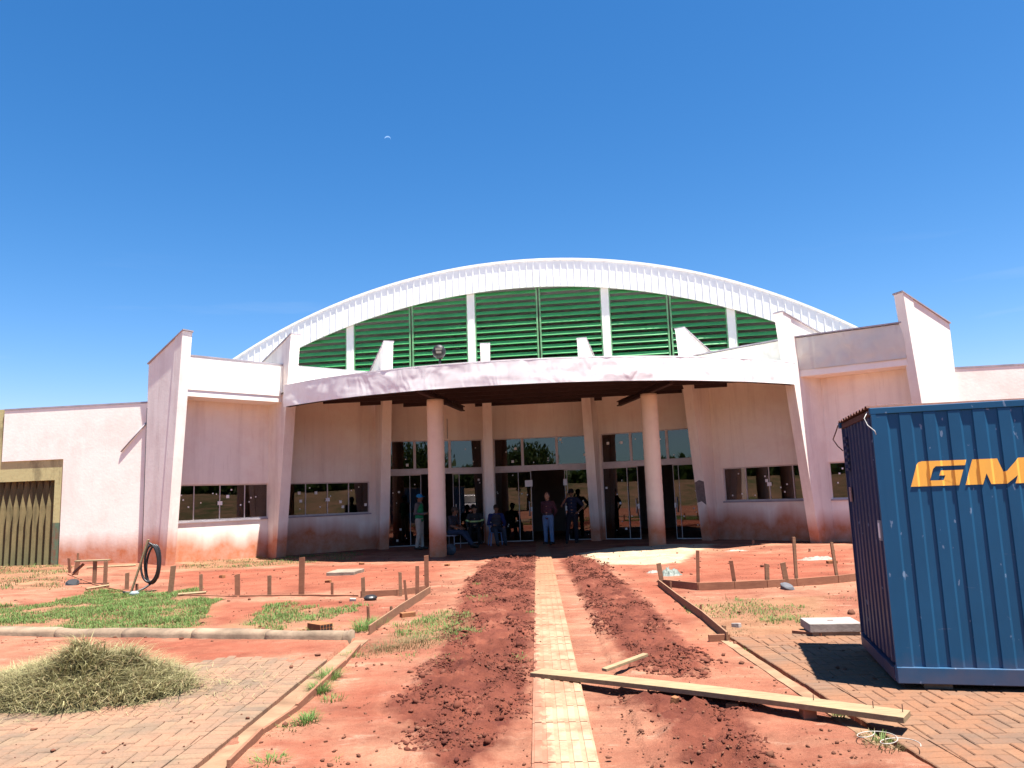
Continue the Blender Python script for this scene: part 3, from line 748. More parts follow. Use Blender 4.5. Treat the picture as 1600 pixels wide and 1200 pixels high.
# fallen plaster patch of bare grey on fin 6 (unpainted repair)
p, d = FB[5], FD[5]; t = Vector((d.y, -d.x))
b = MB(); pts = [(-.13, 1.15), (-.02, 1.05), (.10, .98), (.17, 1.35), (.2, 1.75), (.05, 1.85), (-.12, 1.8)]
b.prism([((p + t * o_ + d * (-LEAN[5] * z / FZ[5] - .004)).x, (p + t * o_ + d * (-LEAN[5] * z / FZ[5] - .004)).y, z) for o_, z in [(-.15, 1.15), (.0, 1.2), (.14, 1.08), (.152, 1.8), (.0, 1.85), (-.15, 1.78)]], -.008 * Vector((d.x, d.y, 0)))
b.build('mortar_patch', simple('bare_mortar', (.20, .17, .17), .9, .3, 10), bld)
# floodlight on the canopy
fp = KP(.30, -.1); q_ = AY(686, 560, 19.7)
fl_ = empty('flood_light', (q_.x, q_.y + .05, 4.93), 'small black floodlight on a thin pole standing on the canopy edge', 'floodlight')
M_LAMP = simple('lamp_black', (.02, .02, .022), .5, .2, 5, .05); M_LENS = simple('lamp_lens', (.22, .19, .15), .3, .1, 5, 0, .6)
zt_ = AY(686, 549, 19.7).z
X, Yq = q_.x, q_.y + .05
MB().tube([(X + .02, Yq, 4.94), (X + .02, Yq, zt_ - .12)], .028, 8).build('pole', M_LAMP, fl_, True)
MB().ell((X, Yq, zt_), (.18, .11, .19), 14, 8).build('lamp_body', M_LAMP, fl_, True)
MB().box(X - .08, X + .08, Yq - .125, Yq - .095, zt_ + .02, zt_ + .08).box(X - .07, X + .07, Yq - .125, Yq - .098, zt_ - .06, zt_ + .0).build('lens', M_LENS, fl_)
MB().box(X - .05, X + .09, Yq - .03, Yq + .03, zt_ - .19, zt_ - .11).build('bracket', M_RUST, fl_)

# yellow annex with concrete blades
annex = empty('yellow_annex', (opR.x - 3, opR.y + .3, 0), 'old yellow plastered wall with green base and upright concrete blades at the far left', 'building')
e = (WLb - WLa).normalized()
oi = PLN(82, 800, WLa, WLb); ui = (Vector((oi.x, oi.y)) - WLa).length; zi = PLN(60, 751, WLa, WLb).z
b = MB(); b.wallbox(WLa, WLb, ui, uo - .003, -.1, opT.z - .003, .03, .3); b.wallbox(WLa, WLb, 8, ui, zi, opT.z - .003, .03, .3)
b.wallbox(WLa, WLb, 3, ul - .003, zi, ztop_w + .05, .035, .3)
b.wallbox(WLa, WLb, 3, 8, -.1, zi, .032, .3)
b.build('wall', M_YEL, annex)
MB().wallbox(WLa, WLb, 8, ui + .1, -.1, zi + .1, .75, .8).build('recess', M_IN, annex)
nb = 34; du = .205
for i in range(nb):
    u1 = ui - .06 - i * du; b = MB(); A = WLa; n_ = Vector((-e.y, e.x))
    def bp(u, d_, z): v = WLa + e * u + n_ * d_; return (v.x, v.y, z)
    tp = .72
    # folded blade: wide below, tapering to a narrow top
    bot = [bp(u1 - .19, .07, -.1), bp(u1 - .16, .03, -.1), bp(u1 + .03, .24, -.1), bp(u1, .28, -.1)]
    mid = [bp(u1 - .19, .07, zi - tp), bp(u1 - .16, .03, zi - tp), bp(u1 + .03, .24, zi - tp), bp(u1, .28, zi - tp)]
    top = [bp(u1 - .13, .17, zi - .003), bp(u1 - .11, .12, zi - .003), bp(u1 - .06, .20, zi - .003), bp(u1 - .08, .24, zi - .003)]
    b.hexa(bot, mid); b.hexa(mid, top); b.build('concrete_blade', M_BLADE, annex)

# ------------------------------------------------------------------ paving, kerbs, tactile path
def paver_mesh(l=.2, w_=.1, h=.06):
    b = MB(); c = .006; g = .003; x0, x1, y0, y1 = -l / 2 + g, l / 2 - g, -w_ / 2 + g, w_ / 2 - g
    v = [(x0, y0, -h), (x1, y0, -h), (x1, y1, -h), (x0, y1, -h), (x0, y0, -c), (x1, y0, -c), (x1, y1, -c), (x0, y1, -c), (x0 + c, y0 + c, 0), (x1 - c, y0 + c, 0), (x1 - c, y1 - c, 0), (x0 + c, y1 - c, 0)]
    f = [(0, 1, 5, 4), (1, 2, 6, 5), (2, 3, 7, 6), (3, 0, 4, 7), (4, 5, 9, 8), (5, 6, 10, 9), (6, 7, 11, 10), (7, 4, 8, 11), (8, 9, 10, 11)]
    return v, f
def paving(name, side, mat, ang, origin, keep, label):
    v, f = paver_mesh(); spots = []
    ca_, sa = math.cos(ang), math.sin(ang)
    for i in range(-70, 70):
        for j in range(-45, 45):
            ox, oy = (i + 2 * j) * .1, (i - 2 * j) * .1
            for (cx, cy, rot) in ((ox + .1, oy + .05, 0), (ox + .05, oy + .2, math.pi / 2)):
                x = origin[0] + ca_ * cx - sa * cy; y = origin[1] + sa * cx + ca_ * cy
                if keep(x, y, -.10): spots.append((x, y, rot + ang))
    # border course laid across the edge
    E0, E1 = (LEDGE if side < 0 else REDGE); e0 = Vector(E0); e1 = Vector(E1); L = (e1 - e0).length; dr = (e1 - e0) / L
    nr = Vector((-abs(dr.y), 0)) if side < 0 else Vector((abs(dr.y), 0))
    for i in range(int(L / .1)):
        c = e0 + dr * (i * .1 + .05) + nr * .11
        if keep(c.x, c.y, 9): spots.append((c.x, c.y, math.atan2(dr.y, dr.x) + math.pi / 2, 1))
    def vis(s):
        q = Vector((s[0], s[1], 0)) - Vector((0, 0, CAM_H)); zc = q.dot(_fw)
        X_ = abs(q.dot(RT) / zc); Yv = -q.dot(UP) / zc
        return (0 if (X_ < .69 and Yv < .52) else 50) + q.length + (6 if side > 0 and cont_in(s[0], s[1]) else 0)
    spots.sort(key=vis)
    st = MB(); me = None
    base = MB()
    root = bpy.data.objects.new(name, None); col.objects.link(root); tag(root, kind='structure')
    me = bpy.data.meshes.new('paver'); me.from_pydata(v, [], f); me.materials.append(mat)
    sdf = side_left if side < 0 else side_right
    for k, sp__ in enumerate(spots):
        x, y, r_ = sp__[:3]
        if len(sp__) == 3:
            cs = [(x + math.cos(r_) * a - math.sin(r_) * b_, y + math.sin(r_) * a + math.cos(r_) * b_) for a, b_ in ((-.097, -.047), (.097, -.047), (.097, .047), (-.097, .047))]
            ds = [sdf(*c) - .213 for c in cs]
            if min(ds) < 0:
                if max(ds) < .01: continue
                pl_ = []
                for i in range(4):
                    j = (i + 1) % 4
                    if ds[i] >= 0: pl_.append(cs[i])
                    if (ds[i] >= 0) != (ds[j] >= 0): t = ds[i] / (ds[i] - ds[j]); pl_.append((cs[i][0] + t * (cs[j][0] - cs[i][0]), cs[i][1] + t * (cs[j][1] - cs[i][1])))
                zz = rnd.uniform(-.003, .002); bb = MB().prism([(a, b_, -.06) for a, b_ in pl_], (0, 0, .06 + zz))
                if k < 290: bb.build('paver', mat, root, bevel=.004)
                else: st.add(bb.v, bb.f)
                continue
        z = .004 * noise.noise(Vector((x * 3, y * 3, 0))) + rnd.uniform(-.0025, .0025)
        if k < 290:
            o = bpy.data.objects.new('paver', me); col.objects.link(o); o.location = (x, y, z)
            o.rotation_euler = (rnd.gauss(0, .008), rnd.gauss(0, .008), r_ + rnd.gauss(0, .006)); o.parent = root
        else:
            c, s_ = math.cos(r_), math.sin(r_); st.add([(x + c * a - s_ * b_, y + s_ * a + c * b_, z + d_) for a, b_, d_ in v], f)
    if st.v:
        o = st.build('paver_field', mat, root); tag(o, kind='stuff')
CA = -14.45; cA = Vector((2.919, 6.256)); cu = Vector((math.cos(R(CA)), math.sin(R(CA)))); cv = Vector((-cu.y, cu.x)); CW, CH, CZ0, CLn = 1.55, 2.2, .045, 4.6
def cont_in(x, y):
    q = Vector((x, y)) - cA; return 0 < q.dot(cu) < CLn and 0 < q.dot(cv) < CW
def keepL(x, y, m_):
    return side_left(x, y) > .21 + m_ and x > -9 and 3.3 < y < kerb_y(x) - .15 and cover(x, y) < .8 or (m_ > 0 and cover(x, y) < .9)
def keepR(x, y, m_):
    return side_right(x, y) > .21 + m_ and x < 9 and 3.3 < y < 8.75 and cover(x, y) < .8 or (m_ > 0 and y < 8.7)
paving('left_paving', -1, M_PAVL, R(3), (-4, 6), keepL, '')
paving('right_paving', 1, M_PAVR, R(-3), (4, 6), keepR, '')

def strip_poly(pts, wd, z0, z1, jag=.012, seed=1):
    b = MB(); k = 40; P0 = []; P1 = []
    a, c = Vector(pts[0]), Vector(pts[1]); d = (c - a); n_ = Vector((-d.y, d.x)).normalized()
    for i in range(k):
        t0, t1 = i / k, (i + 1) / k
        def e_(t, s): return a + d * t + n_ * (s * wd / 2 + jag * noise.noise(Vector((t * 19 * seed, s * 3, seed))))
        q = [e_(t0, -1), e_(t1, -1), e_(t1, 1), e_(t0, 1)]
        zz = [z1 + .006 * noise.noise(Vector((t * 30, seed, 0))) for t in (t0, t1, t1, t0)]
        if d.y < 0 or True: b.hexa([W3(p, z0) for p in q], [(p.x, p.y, z) for p, z in zip(q, zz)])
    return b
M_EDGE = simple('edge_mortar', (.28, .165, .10), .95, .45, 3, .6, .1)
o = strip_poly([(-1.83, 9.15), (-1.95, 3.2)], .16, -.1, .012, seed=2).build('concrete_edging', M_EDGE); tag(o, 'earth-stained concrete edging strip along the left paving', 'edging')
o = strip_poly([(2.14, 8.75), (2.21, 3.2)], .10, -.1, .010, seed=3).build('concrete_edging', M_EDGE); tag(o, 'thin concrete edging strip along the right paving', 'edging')
# red timber face of the left edging
bd = MB(); P = [G(560, 1012), G(536, 1040), G(460, 1112), G(405, 1150), G(352, 1203)]
fs_root = empty('form_board', (P[2].x, P[2].y, 0), 'reddish shuttering boards on edge along the left edging, nearest the camera', 'board')
for i in range(4):
    a, c = Vector(P[i][:2]), Vector(P[i + 1][:2]); a = a + Vector((.03, 0)); c = c + Vector((.03, 0))
    MB().wallbox(a, c, .004, (c - a).length - .004, -.06, .045 + .012 * (i % 2), -.025, -.002).build('board', M_WOODD, fs_root, bevel=.003)

kerb = empty('kerb', (KA.x, KA.y, 0), 'row of rounded pale concrete kerb stones between the grass and the left paving', 'kerb')
kd = (KB - KA).normalized(); kn = Vector((-kd.y, kd.x)); K0 = KA - kd * 8
i = 0; s = 0
while s < (KB - K0).length - .05:
    L = min(1.0, (KB - K0).length - s) - .012; b = MB(); nseg = 10; vs = []; fs = []
    prof = [(-.09, -.1), (-.095, .05), (-.075, .085), (-.03, .10), (.05, .10), (.075, .085), (.08, -.1)]
    dz = rnd.uniform(-.006, .006); 
    for a in range(nseg + 1):
        for (o_, z) in prof:
            c = K0 + kd * (s + L * a / nseg) + kn * (o_ + .008 * noise.noise(Vector((s + L * a / nseg, z * 9, 5))))
            vs.append((c.x, c.y, z + dz + (.012 * noise.noise(Vector(((s + a * .1) * 2.3, o_ * 8, 1))) if z > 0 else 0)))
    m_ = len(prof)
    for a in range(nseg):
        for j in range(m_ - 1): q = a * m_ + j; fs.append((q, q + 1, q + m_ + 1, q + m_))
    fs += [tuple(range(m_)), tuple(range(nseg * m_, nseg * m_ + m_))]
    b.add(vs, fs); b.build('kerb_stone', M_KERB, kerb, True); s += 1.0

path = bpy.data.objects.new('tactile_path', None); col.objects.link(path); tag(path, kind='structure')
pa = Vector((.215, 4.0)); pb = Vector((.80 + .0, 25.6)); pd = (pb - pa); PLn = pd.length; pd.normalize(); pang = math.atan2(pd.y, pd.x) - math.pi / 2
b = MB(); b.box(-.198, .198, -.1985, .1985, -.05, .014)
for q in range(5): xx = -.158 + q * .079; b.box(xx - .024, xx + .024, -.192, .192, .0145, .020)
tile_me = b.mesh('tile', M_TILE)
k = 0
while k * .4 < PLn:
    c = pa + pd * (k * .4 + .2) + Vector((.2 - .215 + .215, 0)) * 0
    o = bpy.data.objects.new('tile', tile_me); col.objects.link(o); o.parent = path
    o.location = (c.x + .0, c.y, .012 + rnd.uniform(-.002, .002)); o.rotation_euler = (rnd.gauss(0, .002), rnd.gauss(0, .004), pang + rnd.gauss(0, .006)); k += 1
# doorstep slab under the canopy
# ------------------------------------------------------------------ shipping container
cont = empty('shipping_container', (cA.x, cA.y, 0), 'blue corrugated steel site container with yellow GM lettering standing on the right paving', 'container', rz=R(CA))
# local frame: x along the long side, y along the end, front face at y=0 (towards camera)
per = .180; x0_ = .03
prof = []
x = x0_ - .01; prof.append((x, 0))
x = .035
while x < CLn - .1:
    prof += [(x, 0), (x + .082, 0), (x + .100, .011), (x + .1725, .011), (x + .178, 0)]; x += .178
prof.append((CLn - .03, 0)); prof = [(a, d) for a, d in prof if a <= CLn - .03]
prof = sorted(set(prof))
ztp, zbt = CH - .055, CZ0 + .125
def sheetside(name, profile, place, mat, z0, z1):
    vs = []; fs = []; nzz = 24
    for a, d in profile:
        for j in range(nzz + 1):
            z = z0 + (z1 - z0) * j / nzz
            dn = .0012 * noise.noise(Vector((a * 1.3, z * 1.1, 2)))
            vs.append(place(a, d + dn, z))
    for i in range(len(profile) - 1):
        for j in range(nzz): q = i * (nzz + 1) + j; fs.append((q, q + nzz + 1, q + nzz + 2, q + 1))
    return MB().add(vs, fs).build(name, mat, cont, local=True)
sheetside('side_panel', prof, lambda a, d, z: (a, .012 + d, z), M_BLUE, zbt, ztp)
sheetside('side_panel', prof, lambda a, d, z: (a, CW - .012 - d, z), M_BLUE, zbt, ztp)
pe = []; y = .035
while y < CW - .12: pe += [(y, 0), (y + .055, 0), (y + .075, .040), (y + .125, .040), (y + .145, 0)]; y += .165
pe.append((CW - .03, 0)); pe = sorted(set(pe))
sheetside('end_panel', pe, lambda a, d, z: (.012 + d, a, z), M_BLUED, zbt, ztp)
sheetside('end_panel', pe, lambda a, d, z: (CLn - .012 - d, a, z), M_BLUED, zbt, ztp)
b = MB(); b.box(0, CLn, -.004, .08, CZ0, zbt - .002); b.build('bottom_rail', M_BLUE, cont, local=True, bevel=.006)
MB().box(0, CLn, CW - .08, CW, CZ0, zbt - .002).build('bottom_rail', M_BLUE, cont, local=True)
MB().box(-.004, .08, .082, CW - .082, CZ0, zbt - .03).build('bottom_rail', M_BLUED, cont, local=True)
MB().box(CLn - .08, CLn, .082, CW - .082, CZ0, zbt - .03).build('bottom_rail', M_BLUED, cont, local=True)
b = MB(); b.box(-.005, CLn + .005, .0095, .06, CH - .052, CH); b.build('top_rail', M_BLUE, cont, local=True, bevel=.004)
MB().box(-.02, CLn + .02, CW - .05, CW + .035, CH - .052, CH).build('top_rail', M_BLUE, cont, local=True)
MB().box(.0, .05, .052, CW - .052, CH - .06, CH - .012).build('top_rail', M_RUST, cont, local=True)
for (xa, ya) in ((.0, .0), (.0, CW - .04), (CLn - .04, 0), (CLn - .04, CW - .04)):
    MB().box(xa + .002, xa + .038, ya + .002, ya + .038, zbt - .04, CH - .054).build('corner_post', M_BLUE if ya == 0 else M_BLUED, cont, local=True)
vs = []; fs = []; nn_ = 44
for i in range(nn_ + 1):
    y = .02 + (CW + .01) * i / nn_; z = CH + .002 + (.020 if i % 4 in (1, 2) else 0)
    for xx in (-.022 + .008 * noise.noise(Vector((i * .9, 0, 0))), 1.2, 2.4, CLn + .04): vs.append((xx, y, z + (.02 * noise.noise(Vector((xx, y * 3, 0))) if xx > 0 else 0)))
for i in range(nn_):
    for j in range(3): q = i * 4 + j; fs.append((q, q + 1, q + 5, q + 4))
rf = MB().add(vs, fs).build('roof_sheet', M_RUST, cont, local=True); sd_ = rf.modifiers.new('s', 'SOLIDIFY'); sd_.thickness = .004
MB().box(.05, CLn - .05, .05, CW - .05, CZ0 + .04, CZ0 + .08).build('floor', M_DARKST, cont, local=True)
# lettering laid on the ribbed sheet, cut at every fold
def clip(poly, x, keep_right):
    out = []; n = len(poly)
    for i in range(n):
        a, c = poly[i], poly[(i + 1) % n]; ia = (a[0] >= x) == keep_right; ic = (c[0] >= x) == keep_right
        if ia: out.append(a)
        if ia != ic and abs(c[0] - a[0]) > 1e-9:
            t = (x - a[0]) / (c[0] - a[0]); out.append((x, a[1] + t * (c[1] - a[1])))
    return out
def lay(pieces, name):
    b = MB()
    for pc in pieces:
        for i in range(len(prof) - 1):
            (xa, da), (xb, db) = prof[i], prof[i + 1]
            if xb - xa < 1e-6: continue
            q = clip(clip(pc, xa, True), xb, False) if True else pc
            if len(q) < 3: continue
            if max(p[0] for p in q) - min(p[0] for p in q) < 1e-5: continue
            zs_ = sorted(set([min(p[1] for p in q), max(p[1] for p in q)]))
            vs = [(x, .012 - .0045 + da + (db - da) * (x - xa) / (xb - xa) + .0012 * noise.noise(Vector((x * 1.3, z * 1.1, 2))), z) for x, z in q]
            b.add(vs, [tuple(range(len(vs)))])
    return b.build(name, M_GM, cont, local=True)
g0, g1 = 1.553, 1.750
Gp = [[(.242, g0), (.385, 1.597), (.416, 1.688), (.437, 1.708), (.345, 1.752), (.318, 1.745), (.300, 1.725)],
      [(.345, 1.752), (.437, 1.708), (.647, 1.708), (.661, g1)],
      [(.242, g0), (.590, g0), (.5, 1.597), (.385, 1.597)],
      [(.590, g0), (.631, 1.673), (.520, 1.673), (.485, 1.597), (.479, 1.597)],
      [(.485, 1.600), (.500, 1.634), (.455, 1.634), (.471, 1.673), (.521, 1.673)][0:0] or [(.455, 1.634), (.503, 1.634), (.521, 1.673), (.471, 1.673)]]
Mp = [[(.634, g0), (.757, g0), (.791, 1.638), (.705, g1)],
      [(.705, g1), (.791, 1.638), (.815, g0), (.927, g0), (.935, 1.652), (.912, 1.646), (.88, g1)],
      [(.927, g0), (1.005, 1.615), (1.045, g1), (1.025, g1), (.935, 1.652)],
      [(.982, g0), (1.105, g0), (1.170, g1), (1.045, g1), (1.005, 1.615)]]
lay([p_ for p_ in Gp if p_], 'letter'); lay(Mp, 'letter')
M_TAGG = simple('grey_plate', (.30, .33, .36), .5, .1, 5, .05)
b = MB(); b.box(-.006, .008, .06, .15, 1.13, 1.29); b.build('sign_plate', M_TAGG, cont, local=True)
MB().box(-.009, -.0065, .075, .125, 1.15, 1.27).build('label', M_STICK, cont, local=True)
b = MB()
for i in range(6): b.box(-.012, .006, CW - .27, CW - .13, 2.02 - i * .06, 2.045 - i * .06)
b.build('vent', M_BLUED, cont, local=True)
MB().box(-.004, .006, CW - .24, CW - .14, 1.42, 1.56).build('worn_sticker', simple('old_sticker', (.33, .22, .2), .8, .4, 30), cont, local=True)
M_WIRE = simple('grey_wire', (.5, .5, .48), .6, .1, 5, 0)
MB().tube([(-.02, .03, CH - .03), (-.05, .02, CH - .08), (-.035, -.01, CH - .14), (.01, -.03, CH - .19), (.02, -.025, CH - .22)], .0035, 6).build('wire', M_WIRE, cont, True, local=True)
MB().tube([(-.03, CW - .02, CH - .02), (-.05, CW + .0, CH - .08), (-.085, CW + .0, CH - .16), (-.05, CW - .02, CH - .23), (-.01, CW - .05, CH - .28)], .006, 6).build('cable', M_RUST, cont, True, local=True)
for (xx, yy) in ((.3, .12), (.3, CW - .12), (CLn - .5, .12), (CLn - .5, CW - .12), (2.2, .12), (2.2, CW - .12)):
    MB().box(xx - .1, xx + .1, yy - .05, yy + .05, -.01, CZ0 - .001).build('support_block', M_CONC, cont, local=True)

# ------------------------------------------------------------------ stakes and boards
def stake(px0, py0, px1, py1, wpx, label, group='stakes of the shuttering'):
    g = G(px0, py0); g.z = hgt(g.x, g.y); d = g.y
    # top: point straight above on the same depth, allowing lean sideways
    t = PLN(px1, py1, (g.x - 1, g.y), (g.x + 1, g.y)); wd = max(.018, wpx / 1200 * math.hypot(d, CAM_H) * .95)
    th = min(wd, .028); h = t.z - g.z; dx = t.x - g.x; rz = rnd.uniform(-.25, .25)
    b = MB(); c, s_ = math.cos(rz), math.sin(rz)
    def cr(z, ox, k=1): return [(ox + (c * a - s_ * b_) * k, (s_ * a + c * b_) * k, z) for a, b_ in ((-wd / 2, -th / 2), (wd / 2, -th / 2), (wd / 2, th / 2), (-wd / 2, th / 2))]
    top = cr(h, dx); sl_ = rnd.uniform(-.25, .25) * wd
    top = [(x, y, z + (sl_ if i in (1, 2) else -sl_) * .5) for i, (x, y, z) in enumerate(top)]
    b.hexa(cr(-.12, -dx * .12 / max(h, .1)), top)
    o = b.build('stake', M_WOOD if rnd.random() < .6 else M_WOODD, None, bevel=.002); o.location = g
    tag(o, label, 'stake', group); return o
LS = [(109, 902, 108, 872, 5, 'short thick stake at the left end of the shuttering, left of the plank trestle'),
      (118, 905, 122, 874, 7, 'broad weathered stake beside the black cap at the far left'),
      (121, 890, 122, 864, 3, 'thin stub of a stake just behind the broad one at the far left'),
      (131, 880, 131, 827, 3, 'tall thin rod standing against the sunlit left wing wall'),
      (128, 912, 127, 904, 3, 'lowest stub of wood peeking up beside the black cap on the left'),
      (169, 919, 169, 910, 3, 'small peg between the trestle and the hose stick'),
      (198, 921, 199, 895, 6, 'square post just left of the leaning hose stick'),
      (214, 926, 214, 912, 4, 'low peg right beside the foot of the leaning hose stick'),
      (266, 929, 271, 884, 8, 'leaning dark stake right of the black hose coil'),
      (314, 927, 314, 897, 5, 'thin stake with loose sticks lying at its foot'),
      (371, 930, 371, 897, 8, 'broad low stake below the first window'),
      (421, 931, 421, 899, 6, 'plain stake below the second fin'),
      (471, 930, 472, 871, 9, 'tallest broad stake of the left row, below the second window'),
      (519, 931, 519, 910, 4, 'short thin stake right of the tallest left stake'),
      (568, 934, 567, 902, 6, 'stake with a pointed top beside the black rubber cap'),
      (626, 932, 625, 894, 5, 'first of the cluster of stakes at the corner of the left boards'),
      (636, 946, 632, 906, 4, 'slim leaning stake at the front of the corner cluster'),
      (652, 936, 652, 884, 6, 'tall reddish stake second from the right in the left corner cluster'),
      (667, 925, 666, 868, 7, 'tallest dark stake at the right end of the left boards'),
      (576, 972, 575, 947, 4, 'pale peg standing in the grass tuft by the kerb end'),
      (611, 964, 611, 947, 3.5, 'small light peg behind the long left board')]
for s_ in LS: stake(*s_)
RS = [(1035, 915, 1029, 880, 7, 'leaning stake at the left corner of the right boards'),
      (1048, 924, 1048, 909, 3, 'first short peg behind the slanting right board'),
      (1070, 943, 1069, 932, 4, 'second small peg behind the slanting right board'),
      (1095, 965, 1095, 944, 3, 'dark thin peg beside the sparse grass on the right'),
      (1131, 994, 1131, 977, 6, 'thick peg at the near end of the slanting right board'),
      (1091, 920, 1090, 860, 5, 'tall upright reddish stake of the right boards'),
      (1149, 919, 1142, 876, 6, 'pale leaning stake in the middle of the right boards'),
      (1199, 917, 1198, 881, 7, 'wide reddish stake left of the grey rubber cap'),
      (1230, 916, 1223, 879, 8, 'widest grey stake directly above the grey rubber cap'),
      (1245, 914, 1240, 839, 5, 'tallest pale stake of the right boards'),
      (1309, 910, 1299, 847, 5, 'thin tall leaning stake nearest the container'),
      (1177, 852, 1177, 844, 3.5, 'tiny peg near the shadow edge under the right window'),
      (1058, 870, 1058, 863, 3, 'tiny peg in front of the right round column'),
      (1265, 862, 1265, 857, 3, 'tiny dark peg in the soil near the seventh fin')]
for s_ in RS: stake(*s_)

def board_run(pxs, h, label, mat=M_WOODD, th=.022):
    P = [G(*p) for p in pxs]; c = P[len(P) // 2]; r = empty('form_board', (c.x, c.y, 0), label, 'board', 'shuttering boards')
    for i in range(len(P) - 1):
        a, d = Vector(P[i][:2]), Vector(P[i + 1][:2]); za, zb = hgt(a.x, a.y), hgt(d.x, d.y); L = (d - a).length
        MB().wallbox(a, d, .003, L - .003, za - .06, za + h, -th / 2, th / 2, zb - .06, zb + h).build('board', mat, r, bevel=.003)
board_run([(106, 905), (147, 917), (199, 925), (270, 931), (371, 932)], .022, 'thin curved shuttering boards joining the left stakes below the first window')
board_run([(374, 932), (471, 931), (560, 933)], .03, 'low buried shuttering board under the tallest broad left stake')
board_run([(563, 934), (620, 931), (666, 925)], .10, 'shuttering board between the black rubber cap and the left corner stakes')
board_run([(672, 927), (625, 957), (577, 992)], .11, 'long straight board slanting from the left corner stakes down to the kerb', M_WOOD)
board_run([(1036, 917), (1091, 922), (1148, 920), (1199, 918), (1245, 915), (1310, 911), (1345, 906)], .12, 'shuttering boards along the row of right stakes, ending by the container')
board_run([(1029, 915), (1060, 940), (1098, 968), (1137, 1003)], .10, 'slanting board from the right corner stake down to the right paving', M_WOOD)
o = MB().box(-.11, .11, -.02, .02, -.02, .07).build('wood_offcut', M_WOODD); q = G(1124, 1002); o.location = q; tag(o, 'short red wood offcut at the near end of the slanting right board', 'offcut')

# trestle made of a plank on pegs at the left
q1, q2 = G(147, 916), G(164, 916); zt1 = PLN(147, 877, (q1.x - 1, q1.y), (q1.x + 1, q1.y)).z
tr = empty('plank_trestle', (q1.x, q1.y, 0), 'rough trestle of a pale plank nailed on two pegs at the left', 'trestle')
for q in (q1, q2): MB().box(q.x - .035, q.x + .035, q.y - .02, q.y + .02, -.1, zt1 - .002).build('leg', M_WOOD, tr)
qa = AY(122, 880, q1.y + .1); qb = AY(168, 875, q1.y)
MB().box(qa.x, qb.x + .02, q1.y - .05, q1.y + .10, zt1, zt1 + .03).build('plank', M_PLANK, tr, bevel=.004)
g1 = AY(112, 898, q1.y); g2 = AY(131, 881, q1.y + .1)
MB().tube([(g1.x, g1.y, g1.z), (g2.x, g2.y, g2.z)], .03, 4).build('brace', M_WOODD, tr)
for (a, c, lb) in (((135, 895), (212, 890), 'long pale lath lying on the soil in front of the left wing wall'),
                   ((134, 925), (170, 919), 'short pale stick on the grass edge below the trestle'),
                   ((278, 932), (322, 928), 'loose thin stick at the foot of a left stake')):
    A, B = G(*a), G(*c); A.z = hgt(A.x, A.y) + .03; B.z = hgt(B.x, B.y) + .03
    o = MB().tube([A, B], .022, 4).build('lath', M_PLANK); tag(o, lb, 'lath')

# hose coil hanging on a leaning stick
A = G(203, 927); A.z = hgt(A.x, A.y); T = AY(232, 843, A.y + .02)
st_ = MB().tube([A - Vector((.01, 0, .08)), T], .024, 6).build('leaning_stick', M_PLANK); tag(st_, 'pale stick leaning to the right and carrying the black hose coil', 'stick')
pts = []; cx = AY(232, 880, A.y + .15); 
for i in range(int(3.4 * 40)):
    a = 2 * math.pi * i / 40; k_ = i / 40
    rx, rz_ = .175 - .020 * k_ + .03 * math.sin(k_ * 3), .36 + .015 * math.sin(k_ * 5)
    pts.append((cx.x + rx * math.sin(a) + .018 * k_, cx.y - .05 * math.cos(a * .5) + .035 * k_ + .0, cx.z + .02 + rz_ * math.cos(a) - .02 * k_))
E_ = G(192, 929)
end = Vector(pts[-1])
pts += [tuple(end.lerp(Vector((E_.x, E_.y, .04)), t) + Vector((0, 0, -.10 * math.sin(math.pi * t)))) for t in (.2, .4, .6, .8, 1)]
hz_ = MB().tube(pts, .021, 8).build('black_hose', M_BLACK, None, True); tag(hz_, 'coil of thick black hose hanging on a leaning stick by the left wall', 'hose')

# rubber caps
def cap(px, py, rx, label, mat=M_BLACK, tilt=(0, 0, 0)):
    g = G(px, py); g.z = hgt(g.x, g.y) + .0; b = MB()
    b.tube([(0, 0, -.01), (0, 0, .055), (0, 0, .075)], [rx * .85, rx * .9, rx * .7], 20); b.tube([(0, 0, .03), (0, 0, .05)], [rx, rx], 20)
    o = b.build('rubber_cap', mat); o.location = g; o.rotation_euler = tilt; tag(o, label, 'cap', 'rubber caps lying on the soil')
M_GREYR = simple('grey_rubber', (.10, .10, .11), .6, .2, 8, .1)
cap(113, 918, .13, 'round black rubber cap below the left end stakes', tilt=(.5, .2, 0)); cap(579, 937, .11, 'black rubber cap beside the pointed left stake', tilt=(.1, 0, 0))
cap(1229, 920, .11, 'grey rubber cap below the widest right stake', M_GREYR, (.35, .3, 0)); cap(210, 931, .08, 'small bluish rubber lid at the foot of the hose stick', simple('bluegrey', (.25, .3, .3), .6), (.1, 0, 0))
# slabs, bricks
def slab(px, py, w_, d_, h, rz, mat, name, label, cat):
    g = G(px, py); b = MB(); b.box(-w_ / 2, w_ / 2, -d_ / 2, d_ / 2, -.02, h); o = b.build(name, mat, None, bevel=.008)
    o.location = (g.x, g.y, hgt(g.x, g.y)); o.rotation_euler = (0, 0, rz); tag(o, label, cat); return o
slab(540, 897, .62, .75, .07, -.1, M_CONC, 'concrete_slab', 'flat tan concrete slab on the soil below the second window', 'slab')
ws = G(1299, 988); wsr = empty('inspection_cover', (ws.x, ws.y, 0), 'white square concrete cover raised on bricks left of the container', 'slab', rz=-.12)
MB().box(-.27, .27, -.21, .21, .035, .125).build('slab', M_SLABW, wsr, local=True, bevel=.006)
MB().box(-.24, .24, -.2, .2, -.03, .034).build('base', M_CONC, wsr, local=True)
MB().box(-.03, .03, -.008, .008, .1255, .130).build('lifting_slot', M_RUST, wsr, local=True)
